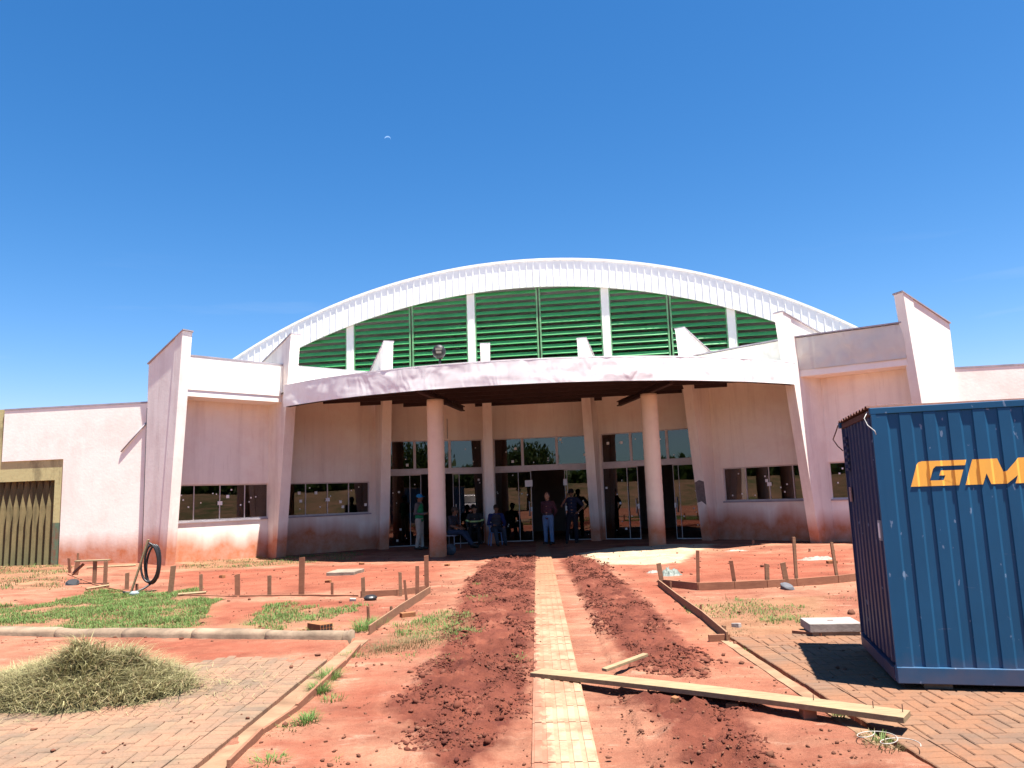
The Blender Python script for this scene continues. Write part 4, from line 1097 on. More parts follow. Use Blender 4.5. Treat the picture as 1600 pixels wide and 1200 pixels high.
o = MB().box(-.16, .16, -.03, .03, -.01, .03).build('wood_offcut', M_WOODD); q = G(1262, 991); o.location = q; o.rotation_euler = (0, 0, -.75); tag(o, 'short lath lying at the left corner of the white cover', 'offcut')
# hollow clay brick
g = G(500, 985); hb = empty('hollow_brick', (g.x, g.y, hgt(g.x, g.y)), 'orange hollow clay brick lying on the kerb with its holes facing right', 'brick', rz=-.75)
b = MB(); b.box(-.15, .145, -.09, .09, .0, .09); b.build('body', M_BRICKO, hb, local=True, bevel=.004)
for i in range(4):
    for j in range(2):
        b = MB(); yy = -.065 + i * .043; zz = .024 + j * .042; b.tube([(.1455, yy, zz), (.148, yy, zz)], .016, 10); b.build('dark_hole_disc', M_BLACK, hb, local=True)  # black disc on the end face, painting in the hole's dark inside
for (px, py, rz, lb) in ((637, 963, .5, 'orange brick beside the long left board'), (1300, 880, .1, 'dark red brick next to the plastic bag near the container'), (1105, 1003, 0, ''), (1290, 1125, .3, '')):
    if not lb: continue
    o = MB().box(-.10, .10, -.05, .05, -.02, .06).build('clay_brick', M_BRICKO, None, bevel=.004); q = G(px, py); o.location = (q.x, q.y, hgt(q.x, q.y)); o.rotation_euler = (0, 0, rz); tag(o, lb, 'brick')
for (px, py, s_, lb) in ((347, 903, .07, 'small square brick fragment left of the broad stake'), (513, 911, .06, 'small square brick fragment beside the short thin stake'), (565, 883, .06, 'brick fragment right of the tan slab'), (699, 885, .06, 'brick fragment near the left round column'),
                     (551, 939, .05, 'pale stone by the black cap'), (1151, 981, .05, 'pale rounded stone before the right paving'), (1147, 1108, .05, 'broken brick lump under the long plank'), (1055, 1108, .035, 'rough clod of brick near the path under the plank')):
    q = G(px, py); b = MB(); b.box(-s_, s_, -s_ * .6, s_ * .6, -.02, s_ * .9)
    o = b.build('brick_fragment' if 'stone' not in lb else 'stone', M_BRICKO if 'pale' not in lb else M_SLABW, None, bevel=s_ * .15); o.location = (q.x, q.y, hgt(q.x, q.y)); o.rotation_euler = (rnd.uniform(-.2, .2), .1, rnd.uniform(0, 3)); tag(o, lb, 'brick' if 'stone' not in lb else 'stone')
# plastic bags / rags
def rag(px, py, rx, ry, h, label, c):
    g = G(px, py); vs = []; fs = []; n = 22
    for i in range(n + 1):
        for j in range(n + 1):
            u, v_ = i / n * 2 - 1, j / n * 2 - 1; rr = math.hypot(u, v_)
            k_ = max(0, 1 - rr ** 2)
            nzv = noise.noise(Vector((u * 2.6 + px, v_ * 2.6, 1))); n2 = abs(noise.noise(Vector((u * 6 + px, v_ * 6, 3))))
            vs.append((u * rx * (1 + .3 * nzv), v_ * ry * (1 + .3 * n2), -.01 + h * k_ * (.45 + .8 * n2 + .4 * nzv)))
    for i in range(n):
        for j in range(n): q = i * (n + 1) + j; fs.append((q, q + n + 1, q + n + 2, q + 1))
    o = MB().add(vs, fs).build('plastic_bag', simple('bag_' + str(px), c, .5, .3, 14, .3), None, True); o.location = (g.x, g.y, hgt(g.x, g.y)); tag(o, label, 'bag')
rag(1048, 899, .21, .16, .17, 'crumpled grey plastic bag behind the right corner stake', (.14, .16, .14))
rag(1020, 894, .12, .10, .07, 'small whitish scrap of bag left of the right corner stake', (.24, .22, .19))
rag(1276, 874, .40, .14, .10, 'flattened whitish bag beside the dark red brick near the container', (.24, .21, .17))
rag(1150, 861, .35, .06, .05, 'thin pale plastic strip on the soil in front of the right window', (.26, .21, .16))

# long plank
def pl_pt(px, py, z): return G(px, py, z)
f0, f1 = pl_pt(828, 1051, .06), pl_pt(1412, 1121, .115); b0, b1 = pl_pt(822, 1043, .06), pl_pt(1417, 1104, .115)
dd = (f1 - f0).normalized(); nn2 = Vector((-dd.y, dd.x, 0)); WP = .19
b = MB(); NS = 24; vs = []; fs = []
for i in range(NS + 1):
    t = i / NS; c = f0.lerp(f1, t); sag = .018 * math.sin(math.pi * t); c = Vector((c.x, c.y, c.z + sag)) + nn2 * (-.012 * math.sin(math.pi * t))
    for (o_, z) in ((0, -.038), (WP, -.038), (WP, 0), (0, 0)): q = c + nn2 * o_; vs.append((q.x, q.y, q.z + z))
for i in range(NS):
    for j in range(4): q = i * 4; fs.append((q + j, q + (j + 1) % 4, q + 4 + (j + 1) % 4, q + 4 + j))
fs += [(3, 2, 1, 0), (NS * 4, NS * 4 + 1, NS * 4 + 2, NS * 4 + 3)]
b.add(vs, fs); o = b.build('long_plank', M_PLANK, None, bevel=.003); tag(o, 'long pale plank lying slantwise across the path and propped at its right end', 'plank')
q = f0.lerp(f1, .79) + nn2 * .07
o = MB().box(-.045, .045, -.05, .05, -.05, q.z - .006).build('support_block', M_WOODD, None, bevel=.004); o.location = (q.x, q.y, 0); tag(o, 'squat wooden block propping the right part of the long plank', 'block')
for k_ in (.80, .93, .99):
    q = f0.lerp(f1, k_) + nn2 * .12; o = MB().tube([(q.x, q.y, q.z - .01), (q.x, q.y, q.z + .05)], .003, 5).build('nail', M_RUST); tag(o, {.80: 'nail standing up in the long plank above its prop', .93: 'nail standing up near the right end of the long plank', .99: 'last nail at the very end of the long plank'}[k_], 'nail')
A, B = G(944, 1049, .05), G(1009, 1025, .10)
o = MB().wallbox(A, B, 0, (B - A).length, .05, .075, -.03, .03, .10, .125).build('short_lath', M_PLANK, None, bevel=.003); tag(o, 'short splintered lath resting on the dark clods behind the long plank', 'lath')
# white cord loops at lower right
pts = []
for i in range(70):
    t = i / 69; gx = 1345 + 75 * t + 22 * math.cos(t * 13); gy = 1152 + 22 * t + 12 * math.sin(t * 13); q = G(gx, gy); pts.append((q.x, q.y, .02 + .025 * (1 + math.sin(t * 13)) * .7))
o = MB().tube(pts, .0028, 6).build('cord', simple('cord', (.40, .36, .32), .6), None, True); tag(o, 'thin white cord in loose loops on the edging below the plank end', 'cord')

# ------------------------------------------------------------------ clods (loose earth)
def icos():
    t = (1 + 5 ** .5) / 2
    v = np.array([(-1, t, 0), (1, t, 0), (-1, -t, 0), (1, -t, 0), (0, -1, t), (0, 1, t), (0, -1, -t), (0, 1, -t), (t, 0, -1), (t, 0, 1), (-t, 0, -1), (-t, 0, 1)], float); v /= np.linalg.norm(v[0])
    f = np.array([(0, 11, 5), (0, 5, 1), (0, 1, 7), (0, 7, 10), (0, 10, 11), (1, 5, 9), (5, 11, 4), (11, 10, 2), (10, 7, 6), (7, 1, 8), (3, 9, 4), (3, 4, 2), (3, 2, 6), (3, 6, 8), (3, 8, 9), (4, 9, 5), (2, 4, 11), (6, 2, 10), (8, 6, 7), (9, 8, 1)])
    return v, f
ng = np.random.default_rng(5); IV, IF = icos()
def scatter_rocks(name, pts, sizes, mat, label=None):
    n = len(pts); pts = np.array(pts); sizes = np.array(sizes)
    A = ng.normal(size=(n, 3, 3)); Q = np.linalg.qr(A)[0]
    sc3 = ng.uniform(.55, 1.25, (n, 1, 3)); V = IV[None] * (1 + ng.uniform(-.42, .40, (n, 12, 1))) * sc3
    V = np.einsum('nij,nkj->nki', Q, V) * sizes[:, None, None]; V[:, :, 2] *= .75; V += pts[:, None, :]
    F = IF[None] + (np.arange(n) * 12)[:, None, None]
    me = bpy.data.meshes.new(name); me.vertices.add(n * 12); me.vertices.foreach_set('co', V.reshape(-1))
    F = F.reshape(-1, 3); me.loops.add(len(F) * 3); me.loops.foreach_set('vertex_index', F.reshape(-1))
    me.polygons.add(len(F)); me.polygons.foreach_set('loop_start', np.arange(0, len(F) * 3, 3)); me.polygons.foreach_set('loop_total', np.full(len(F), 3)); me.update(); me.validate()
    me.materials.append(mat); o = bpy.data.objects.new(name, me); col.objects.link(o); tag(o, kind='stuff'); return o
pts = []; sz = []
for zi_, P in enumerate(Z_CLOD):
    xs = [p[0] for p in P]; ys = [p[1] for p in P]; area = (max(xs) - min(xs)) * (max(ys) - min(ys)); n = int(area * 3600)
    for _ in range(n):
        x, y = rnd.uniform(min(xs) - .15, max(xs) + .15), rnd.uniform(min(ys) - .2, max(ys) + .2)
        dd_ = poly_d(x, y, P) + .25 * nz(x, y, 2.5, 6)
        if dd_ < -.08 or abs(x - (.23 + (y - 5.1) * .0335 + .2)) < .24: continue
        if noise.noise(Vector((x * 1.6, y * 1.2, 9))) + .5 * noise.noise(Vector((x * 5, y * 4, 3))) < rnd.uniform(-.15, .22): continue
        s_ = min(.038, .003 + rnd.expovariate(1 / (.0046 if rnd.random() < .97 else .011))); pts.append((x, y, hgt(x, y) + s_ * .05)); sz.append(s_)
scatter_rocks('soil_clods', pts, sz, M_CLOD)
pts = []; sz = []
for _ in range(9000):
    y = 4.3 + 17 * rnd.random() ** 1.7; x = rnd.uniform(-.8, .8) * y
    s1, s2 = side_left(x, y), side_right(x, y)
    if (y < 9.2 and (s1 > -.2 or s2 > -.2) and rnd.random() < .85) or (Vector((x, y)) - CC).length > 9 and y > 18: continue
    if abs(x - (.23 + (y - 5.1) * .0335 + .2)) < .22 and rnd.random() < .7: continue
    if noise.noise(Vector((x * .8, y * .8, 4))) < -.05 and rnd.random() < .8: continue
    s_ = min(.05, .004 + rnd.expovariate(1 / .005)); pts.append((x, y, max(hgt(x, y), .0) + s_ * .3)); sz.append(s_)
scatter_rocks('loose_soil', pts, sz, M_PEB)

# ------------------------------------------------------------------ grass
class Blades:
    def __init__(s): s.v = []; s.f = []
    def blade(s, x, y, z, h, w_, lean, az, curl=.5):
        n = len(s.v); dx, dy = math.cos(az), math.sin(az); px_, py_ = -dy * w_ / 2, dx * w_ / 2
        for t, k in ((0, 1), (.5, .8)):
            o = lean * h * t * (1 + curl * t); zz = z + h * t * (1 - .25 * lean * t)
            s.v += [(x + dx * o - px_ * k, y + dy * o - py_ * k, zz), (x + dx * o + px_ * k, y + dy * o + py_ * k, zz)]
        o = lean * h * (1 + curl); s.v.append((x + dx * o, y + dy * o, z + h * (1 - .45 * lean)))
        s.f += [(n, n + 1, n + 3, n + 2), (n + 2, n + 3, n + 4)]
    def build(s, name, mat, kind='stuff'):
        me = bpy.data.meshes.new(name); me.from_pydata(s.v, [], s.f); me.materials.append(mat); o = bpy.data.objects.new(name, me); col.objects.link(o)
        if kind: tag(o, kind=kind)
        return o
gr = Blades(); dr_ = Blades()
def patch(P, B, dens, h, thr, jitter=.3, w_=.006):
    xs = [p[0] for p in P]; ys = [p[1] for p in P]; n = int((max(xs) - min(xs)) * (max(ys) - min(ys)) * dens)
    for _ in range(n):
        x, y = rnd.uniform(min(xs) - .3, max(xs) + .3), rnd.uniform(min(ys) - .3, max(ys) + .3)
        d_ = poly_d(x, y, P) + .5 * nz(x, y, 1.0, 6)
        if d_ < 0 or noise.noise(Vector((x * 1.1, y * 1.1, 2))) + .5 * noise.noise(Vector((x * 3, y * 3, 7))) < thr: continue
        if x < -1.9 and y < kerb_y(x) + .12 and y > kerb_y(x) - .3: continue
        hh = h * rnd.uniform(.35, 1.2) * (.75 + .9 * max(-.4, noise.noise(Vector((x * 2.2, y * 2.2, 11))))); B.blade(x, y, hgt(x, y) - .005, hh, w_ * rnd.uniform(.7, 1.4), rnd.uniform(.1, .9), rnd.uniform(0, 6.28))
patch(Z_GR[0], gr, 2300, .085, -.28, w_=.009); patch(Z_GR[0], dr_, 800, .07, -.4, w_=.008)
patch(Z_GR[1], gr, 2200, .08, -.18, w_=.009); patch(Z_GR[1], dr_, 700, .06, -.4, w_=.008)
patch(Z_GR[2], gr, 2300, .08, -.15, w_=.007); patch(Z_GR[2], dr_, 700, .06, -.4, w_=.006)
patch(Z_GR[3], gr, 1100, .07, .02, w_=.008); patch(Z_GR[3], dr_, 400, .05, -.2, w_=.007)
patch(Z_DRYZ[0], dr_, 260, .09, -.1, w_=.012); patch(Z_DRYZ[0], gr, 160, .09, .1, w_=.012)
patch(Z_DRYZ[1], dr_, 260, .08, -.1, w_=.012); patch(Z_DRYZ[1], gr, 200, .09, .12, w_=.012)
patch(Z_DRYZ[2], dr_, 1500, .06, -.3, w_=.005); patch(Z_DRYZ[3], dr_, 300, .05, -.05, w_=.006)
def tuft(px, py, n, h, rad, B=None):
    g = G(px, py); B = B or gr
    for _ in range(n):
        a = rnd.uniform(0, 6.28); r_ = rad * rnd.random() ** .7; x, y = g.x + math.cos(a) * r_, g.y + math.sin(a) * r_
        B.blade(x, y, hgt(x, y) - .005, h * rnd.uniform(.4, 1.1), .006, rnd.uniform(.1, 1.0), a + rnd.uniform(-.6, .6))
for t_ in ((568, 985, 260, .20, .14), (585, 975, 150, .12, .2), (552, 1025, 90, .07, .12), (515, 1060, 220, .13, .10), (500, 1080, 200, .13, .08), (478, 1130, 120, .09, .10), (483, 1126, 60, .1, .04), (455, 1138, 30, .05, .1), (420, 1195, 60, .06, .12), (430, 1192, 40, .05, .1), (520, 1092, 70, .07, .1), (497, 985, 120, .07, .3),
           (1312, 1122, 46, .12, .03), (1166, 1015, 20, .08, .02), (1378, 1162, 40, .08, .05), (1212, 1002, 24, .05, .06), (810, 1032, 60, .04, .15), (828, 960, 50, .05, .12), (745, 918, 40, .08, .06), (750, 940, 120, .05, .3), (300, 880, 60, .10, .2), (330, 872, 80, .1, .3), (405, 872, 60, .10, .2), (450, 871, 60, .10, .2), (1245, 967, 120, .07, .2), (1205, 972, 100, .07, .15), (525, 1190, 10, .05, .03), (640, 1028, 60, .04, .2), (700, 1035, 30, .04, .2)): tuft(*t_)
for t_ in ((620, 1010, 300, .07, .35), (660, 1003, 260, .07, .3), (1370, 1155, 120, .05, .12), (1385, 1170, 120, .05, .12), (590, 1015, 160, .06, .2), (450, 1140, 60, .04, .2), (1150, 990, 100, .03, .25)): tuft(*t_, dr_)
gr.build('grass', M_GRASS); dr_.build('dry_grass', M_DRY)

# heap of cut grass
hp = G(140, 1082); hb_ = Blades()
def heap_h(u, v_):
    r1 = math.hypot(u / .95, v_ / .60); h = .37 * math.exp(-((math.hypot((u - .05) / .46, v_ / .44)) ** 1.6) * 1.1)
    h += .12 * math.exp(-(((u + .68) / .42) ** 2 + ((v_ + .1) / .35) ** 2)) + .05 * math.exp(-(((u - .68) / .26) ** 2 + ((v_ + .05) / .2) ** 2))
    return h * (1 + .42 * noise.noise(Vector((u * 3.4, v_ * 3.4, 2))) + .3 * noise.noise(Vector((u * 8, v_ * 8, 6))))
for _ in range(30000):
    u = rnd.gauss(-.15, .72); v_ = rnd.gauss(0, .36); hh = heap_h(u, v_)
    if hh < .022 + .03 * rnd.random() or rnd.random() > .35 + hh * 5: continue
    az = math.atan2(v_, u) + rnd.gauss(0, 1.1) if rnd.random() < .75 else rnd.uniform(0, 6.28)
    cl = noise.noise(Vector((u * 3, v_ * 3, 5)))
    hb_.blade(hp.x + u, hp.y + v_, max(0, hh * (1 - .28 * rnd.random() ** 2) - .02), rnd.choice((rnd.uniform(.04, .12), rnd.uniform(.08, .24))), rnd.uniform(.003, .009), rnd.uniform(.3, 1.6), az + cl * 1.5, .3)
for _ in range(2500):
    u = rnd.gauss(-.15, .8); v_ = rnd.gauss(-.05, .42); hb_.blade(hp.x + u, hp.y + v_, .004, rnd.uniform(.03, .10), .004, 1.6, rnd.uniform(0, 6.28), 0)
hob = hb_.build('cut_grass_heap', M_HAY, None); tag(hob, 'heap of drying cut grass lying on the left paving', 'grass heap')
vs = []; fs = []; n = 40
for i in range(n + 1):
    for j in range(n + 1):
        u = -1.9 + 3.4 * i / n; v_ = -.8 + 1.6 * j / n; h_ = heap_h(u, v_); vs.append((hp.x + u, hp.y + v_, h_ * .85 - .035))
for i in range(n):
    for j in range(n): q = i * (n + 1) + j; fs.append((q, q + n + 1, q + n + 2, q + 1))
MB().add(vs, fs).build('inner_mass', simple('hay_core', (.13, .115, .055), .95, .5, 20, .8), hob, True)

# ------------------------------------------------------------------ people
def clothm(name, c, **k): return simple(name, c, .85, .25, 12, .25, .15)
SKIN = [simple('skin_a', (.20, .095, .055), .55, .1, 20, .05), simple('skin_b', (.42, .22, .14), .55, .1, 20, .05)]
def limb(b, pts, rs, seg=12):
    b.tube(pts, rs, seg); 
    for p, r_ in zip(pts, rs): b.ell(p, (r_, r_, r_), 10, 6)
def remesh(o, vox):
    m1 = o.modifiers.new('remesh', 'REMESH'); m1.mode = 'VOXEL'; m1.voxel_size = vox; m1.use_smooth_shade = True
    m2 = o.modifiers.new('smooth', 'SMOOTH'); m2.iterations = 3; m2.factor = .5
def person(loc, face, J, label, shirt, trousers, shoe, skin, hat=None, hair=(.02, .015, .012), sleeve='short', vest=None, stripe=None, group=None, extra=None, belt=None):
    """J: joints in local frame; local -y is the way the person faces"""
    r = empty('person', loc, label, 'person', group, rz=face); V = Vector; g = {k: V(v) for k, v in J.items()}
    up = (g['neck'] - g['pelvis']).normalized(); hd = g['head']; hrz = J.get('hrz', (0, 0, 0))[2]; 
    HM = Matrix.Translation(hd) @ Matrix.Rotation(hrz, 4, 'Z') @ Matrix.Rotation(J.get('hrz', (0, 0, 0))[0], 4, 'X')
    b = MB()
    b.ell((0, 0, .01), (.076, .096, .118), 18, 14, HM); b.ell((0, -.03, -.055), (.054, .062, .062), 14, 10, HM)
    b.ell((0, -.097, -.01), (.013, .02, .022), 8, 6, HM); b.ell((0, -.086, -.05), (.026, .012, .008), 8, 6, HM)
    for s_ in (-1, 1): b.ell((s_ * .077, .005, -.005), (.012, .02, .032), 8, 6, HM); b.ell((s_ * .03, -.083, .022), (.016, .01, .007), 8, 6, HM)
    limb(b, [g['neck'] - up * .06, hd + V((0, .015, -.06))], [.058, .052])
    limb(b, [g['pelvis'], g['pelvis'].lerp(g['neck'], .5), g['neck'] - up * .1], [.115, .11, .11])
    for s_ in 'LR':
        sh, el, wr, hp_, kn, an = (g[k + s_] for k in ('sh', 'el', 'wr', 'hip', 'knee', 'ank'))
        limb(b, [g['neck'] - up * .08, sh], [.07, .058]); limb(b, [sh, sh.lerp(el, .5), el], [.055, .048, .038])
        limb(b, [el, el.lerp(wr, .35), wr], [.038, .038, .026])
        limb(b, [hp_, hp_.lerp(kn, .5), kn], [.085, .075, .052]); limb(b, [kn, kn.lerp(an, .35), an], [.052, .055, .036])
        # hand with five fingers
        hdv = (g.get('hand' + s_, wr + (wr - el)) - wr).normalized(); sd = V((1, 0, 0)) if abs(hdv.x) < .7 else V((0, 1, 0))
        sd = (sd - hdv * sd.dot(hdv)).normalized(); nrm = hdv.cross(sd)
        b.tube([wr, wr + hdv * .045, wr + hdv * .088], [.024, .036, .036], 10, sq=[.7, .5, .45])
        for fi, fl_n in enumerate((.066, .075, .070, .055)):
            o0 = wr + hdv * .083 + sd * ((fi - 1.5) * .0185); m1_ = o0 + hdv * fl_n * .55 + nrm * .006; b.tube([o0 - hdv * .01, m1_, m1_ + hdv * fl_n * .40 + nrm * .022], [.0088, .0085, .0072], 6)
        o0 = wr + hdv * .03 + sd * .028; b.tube([o0, o0 + (sd * .6 + hdv * .7).normalized() * .035, o0 + (sd * .45 + hdv * .9).normalized() * .062 + nrm * .008], [.012, .0105, .0085], 6)
    bo = b.build('body', skin, r, True, local=True); remesh(bo, .009)
    # shirt
    b = MB(); sw = g['shR'].x - g['shL'].x
    ch = g['pelvis'].lerp(g['neck'], .68); wa = g['pelvis'].lerp(g['neck'], .25)
    mid = (g['shL'] + g['shR']) / 2; ax = (g['shR'] - g['shL']).normalized()
    for t, rw, rd in ((-.05, .165, .115), (.15, .165, .12), (.35, .165, .125), (.55, .175, .125), (.75, .18, .12), (.88, .15, .10)):
        c = g['pelvis'].lerp(g['neck'], t); b.ell((0, 0, 0), (rw, rd, .09), 14, 8, Matrix.Translation(c) @ Matrix.Rotation(math.atan2(ax.y, ax.x), 4, 'Z'))
    for s_ in 'LR':
        sh, el, wr = g['sh' + s_], g['el' + s_], g['wr' + s_]; limb(b, [g['neck'] - up * .09, sh], [.075, .068])
        if sleeve == 'short': limb(b, [sh, sh.lerp(el, .75)], [.069, .064])
        else: limb(b, [sh, el, wr.lerp(el, .08)], [.069, .055, .04])
    b.tube([g['neck'] - up * .05, g['neck'] + up * .0], [.07, .062], 12)
    so = b.build('shirt', shirt, r, True, local=True); remesh(so, .013)
    if vest:
        b = MB()
        for t, rw, rd in ((-.03, .178, .130), (.15, .178, .134), (.35, .178, .138), (.55, .187, .138), (.75, .185, .130), (.86, .155, .11)):
            c = g['pelvis'].lerp(g['neck'], t); b.ell((0, 0, 0), (rw, rd, .085), 14, 8, Matrix.Translation(c) @ Matrix.Rotation(math.atan2(ax.y, ax.x), 4, 'Z'))
        vo = b.build('vest', vest, r, True, local=True); remesh(vo, .013)
    if stripe:
        b = MB(); ns = 28; c = g['pelvis'].lerp(g['neck'], .42); c2 = g['pelvis'].lerp(g['neck'], .52)
        vs = []; 
        for cc2, k_ in ((c, 1.0), (c2, 1.0)):
            for j in range(ns): a = 2 * math.pi * j / ns; vs.append(cc2 + V((.176 * math.cos(a), .136 * math.sin(a), 0)))
        b.add(vs, [(j, (j + 1) % ns, ns + (j + 1) % ns, ns + j) for j in range(ns)])
        for s_ in 'LR': sh, el = g['sh' + s_], g['el' + s_]; b.tube([sh.lerp(el, .62), sh.lerp(el, .80)], [.071, .068], 14, False)
        b.build('reflective_stripe', stripe, r, True, local=True)
    b = MB(); b.ell(g['pelvis'] + V((0, 0, .0)), (.165, .125, .10), 14, 8)
    for s_ in 'LR':
        hp_, kn, an = g['hip' + s_], g['knee' + s_], g['ank' + s_]; limb(b, [hp_, hp_.lerp(kn, .5), kn], [.105, .092, .072]); limb(b, [kn, kn.lerp(an, .5), an.lerp(kn, .04)], [.072, .068, .060])
    to = b.build('trousers', trousers, r, True, local=True); remesh(to, .013)
    for s_ in 'LR':
        an = g['ank' + s_]; fd = g.get('toe' + s_, V((0, -1, 0))); fd = V((fd.x, fd.y, 0)).normalized(); b = MB()
        b.tube([V((an.x, an.y, an.z - .035)) - fd * .06, V((an.x, an.y, an.z - .030)) + fd * .03, V((an.x, an.y, an.z - .042)) + fd * .13, V((an.x, an.y, an.z - .05)) + fd * .19], [.042, .05, .042, .028], 12)
        b.tube([an + V((0, 0, .04)), an - V((0, 0, .03))], [.05, .052], 12); so = b.build('shoe', shoe, r, True, local=True)
    if hat:
        b = MB(); vs = []; 
        b.ell((0, .006, .045), (.090, .108, .088), 18, 12, HM)
        ca2 = b.build('cap', hat, r, True, local=True)
        b = MB(); b.tube([(0, -.07, .052), (0, -.12, .05), (0, -.175, .035)], [.075, .072, .045], 14, sq=None); b.v = [((x), y, .047 + (z - .047) * .12 - max(0, -(y + .1)) * .25) for x, y, z in b.v]; b.v = [tuple(HM @ V(p)) for p in b.v]
        b.build('visor', hat, r, True, local=True)
    b = MB(); b.ell((0, .026, .03), (.082, .090, .104), 16, 12, HM)
    b.build('hair', simple('hair_' + r.name, hair, .8, .3, 30, .4), r, True, local=True)
    if belt:
        b = MB(); ns = 24; c = g['pelvis'] + V((0, 0, .06)); vs = []
        for dz in (0, .035):
            for j in range(ns): a = 2 * math.pi * j / ns; vs.append(c + V((.172 * math.cos(a), .132 * math.sin(a), dz)))
        b.add(vs, [(j, (j + 1) % ns, ns + (j + 1) % ns, ns + j) for j in range(ns)]); b.build('belt', belt, r, True, local=True)
    if extra: extra(r, g)
    return r
def stand(**k):
    J = dict(pelvis=(0, 0, .93), neck=(0, .0, 1.45), head=(0, -.02, 1.60), shL=(-.18, 0, 1.39), shR=(.18, 0, 1.39), elL=(-.24, .03, 1.10), elR=(.24, .03, 1.10), wrL=(-.24, -.05, .86), wrR=(.24, -.05, .86),
             hipL=(-.09, 0, .90), hipR=(.09, 0, .90), kneeL=(-.10, -.02, .48), kneeR=(.10, -.02, .48), ankL=(-.11, .02, .085), ankR=(.11, .02, .085)); J.update(k); return J
def sit(**k):
    J = dict(pelvis=(0, 0, .52), neck=(0, -.06, 1.02), head=(0, -.11, 1.18), shL=(-.19, -.04, .96), shR=(.19, -.04, .96), elL=(-.27, -.10, .70), elR=(.27, -.10, .70), wrL=(-.20, -.32, .62), wrR=(.20, -.32, .62),
             hipL=(-.10, -.02, .50), hipR=(.10, -.02, .50), kneeL=(-.15, -.42, .50), kneeR=(.15, -.42, .50), ankL=(-.16, -.40, .085), ankR=(.16, -.40, .085)); J.update(k); return J
def GZ(px, py, back=0): g = G(px, py); return (g.x, g.y + back, max(0, hgt(g.x, g.y)) - .0)
M_SHOE = simple('dark_shoe', (.035, .025, .02), .7, .2, 8, .1)
# standing man, green vest, seen from his left side, facing right
person(GZ(656, 859), R(75), stand(elL=(-.20, .06, 1.12), wrL=(-.12, -.22, 1.10), elR=(.22, .02, 1.12), wrR=(.10, -.24, 1.12), handL=(-.10, -.40, 1.13), handR=(.08, -.42, 1.14), ankL=(-.07, .07, .085), ankR=(.08, -.05, .085)),
       'standing man in sky blue cap, green vest and pale trousers facing the left round column', clothm('grey_shirt', (.13, .12, .12)), clothm('khaki', (.42, .37, .30)), M_SHOE, SKIN[0], hat=clothm('blue_cap', (.03, .25, .52)), sleeve='long', vest=clothm('green_vest', (.03, .24, .10)))
# man sitting side on, legs stretched to the right
gB = GZ(706, 857)
person(gB, R(68), sit(pelvis=(0, .02, .50), neck=(0, -.08, 1.0), head=(0, -.13, 1.16), hrz=(0, 0, .5), kneeL=(-.12, -.44, .50), ankL=(-.12, -.78, .13), kneeR=(.12, -.44, .47), ankR=(.12, -.66, .085), elL=(-.25, -.14, .70), wrL=(-.12, -.36, .62), elR=(.25, -.14, .70), wrR=(.10, -.36, .62)),
       'seated man in dark T-shirt and jeans with legs stretched out, right of the left column', clothm('charcoal_tee', (.045, .04, .05)), clothm('jeans_dark', (.035, .05, .085)), M_SHOE, SKIN[0], hat=clothm('brown_cap', (.07, .055, .045)))
person(GZ(743, 850), R(0), sit(wrL=(-.22, -.30, .56), wrR=(.22, -.30, .56)),
       'seated worker in dark uniform with a yellow-green reflective band across the chest', clothm('dark_uniform', (.05, .045, .045)), clothm('dark_trousers', (.03, .028, .03)), M_SHOE, SKIN[1], hat=clothm('black_cap', (.02, .02, .022)), sleeve='long', stripe=simple('hi_vis', (.55, .75, .30), .5, .1, 5, 0))
person(GZ(776, 852), R(12), sit(pelvis=(0, .02, .49), wrL=(-.14, -.24, .66), wrR=(.2, -.30, .60), hrz=(0, 0, -.2), kneeL=(-.10, -.42, .50), kneeR=(.18, -.40, .50), ankL=(-.05, -.45, .085), ankR=(.22, -.36, .085)),
       'seated man in navy jacket and dark cap on a light blue plastic chair', clothm('navy_jacket', (.02, .03, .11)), clothm('jeans_grey', (.05, .055, .075)), M_SHOE, SKIN[0], hat=clothm('dark_cap', (.03, .022, .02)), sleeve='long', vest=clothm('grey_front', (.055, .05, .06)))
person(GZ(858, 851), R(-28), stand(pelvis=(0, 0, .88), neck=(0, .01, 1.36), head=(0, -.02, 1.51), shL=(-.17, .02, 1.30), shR=(.17, .02, 1.30), elL=(-.24, .10, 1.05), elR=(.24, .10, 1.05), wrL=(-.10, .17, .88), wrR=(.10, .17, .88), handL=(.02, .18, .84), handR=(-.02, .2, .84), hipL=(-.09, 0, .86), hipR=(.09, 0, .86), kneeL=(-.09, -.02, .46), kneeR=(.11, -.01, .46)),
       'man in maroon shirt and light blue jeans standing with hands behind his back', clothm('maroon', (.095, .035, .045)), clothm('light_jeans', (.13, .20, .33)), M_SHOE, SKIN[1], hair=(.05, .035, .03), sleeve='long', belt=M_BLACK)
person(GZ(896, 849), R(-8), stand(head=(0, -.04, 1.60), hrz=(.25, 0, -.3), elL=(-.33, -.06, 1.18), wrL=(-.16, -.10, 1.45), handL=(-.10, -.07, 1.58), elR=(.38, .04, 1.16), wrR=(.20, -.06, .98), handR=(.10, -.1, .93), ankL=(-.20, -.02, .085), kneeL=(-.15, -.03, .48)),
       'man in navy T-shirt and dark trousers holding a phone to his ear', clothm('navy_tee', (.018, .022, .045)), clothm('black_trousers', (.018, .016, .022)), M_SHOE, SKIN[0], hat=clothm('black_cap2', (.015, .014, .016)))
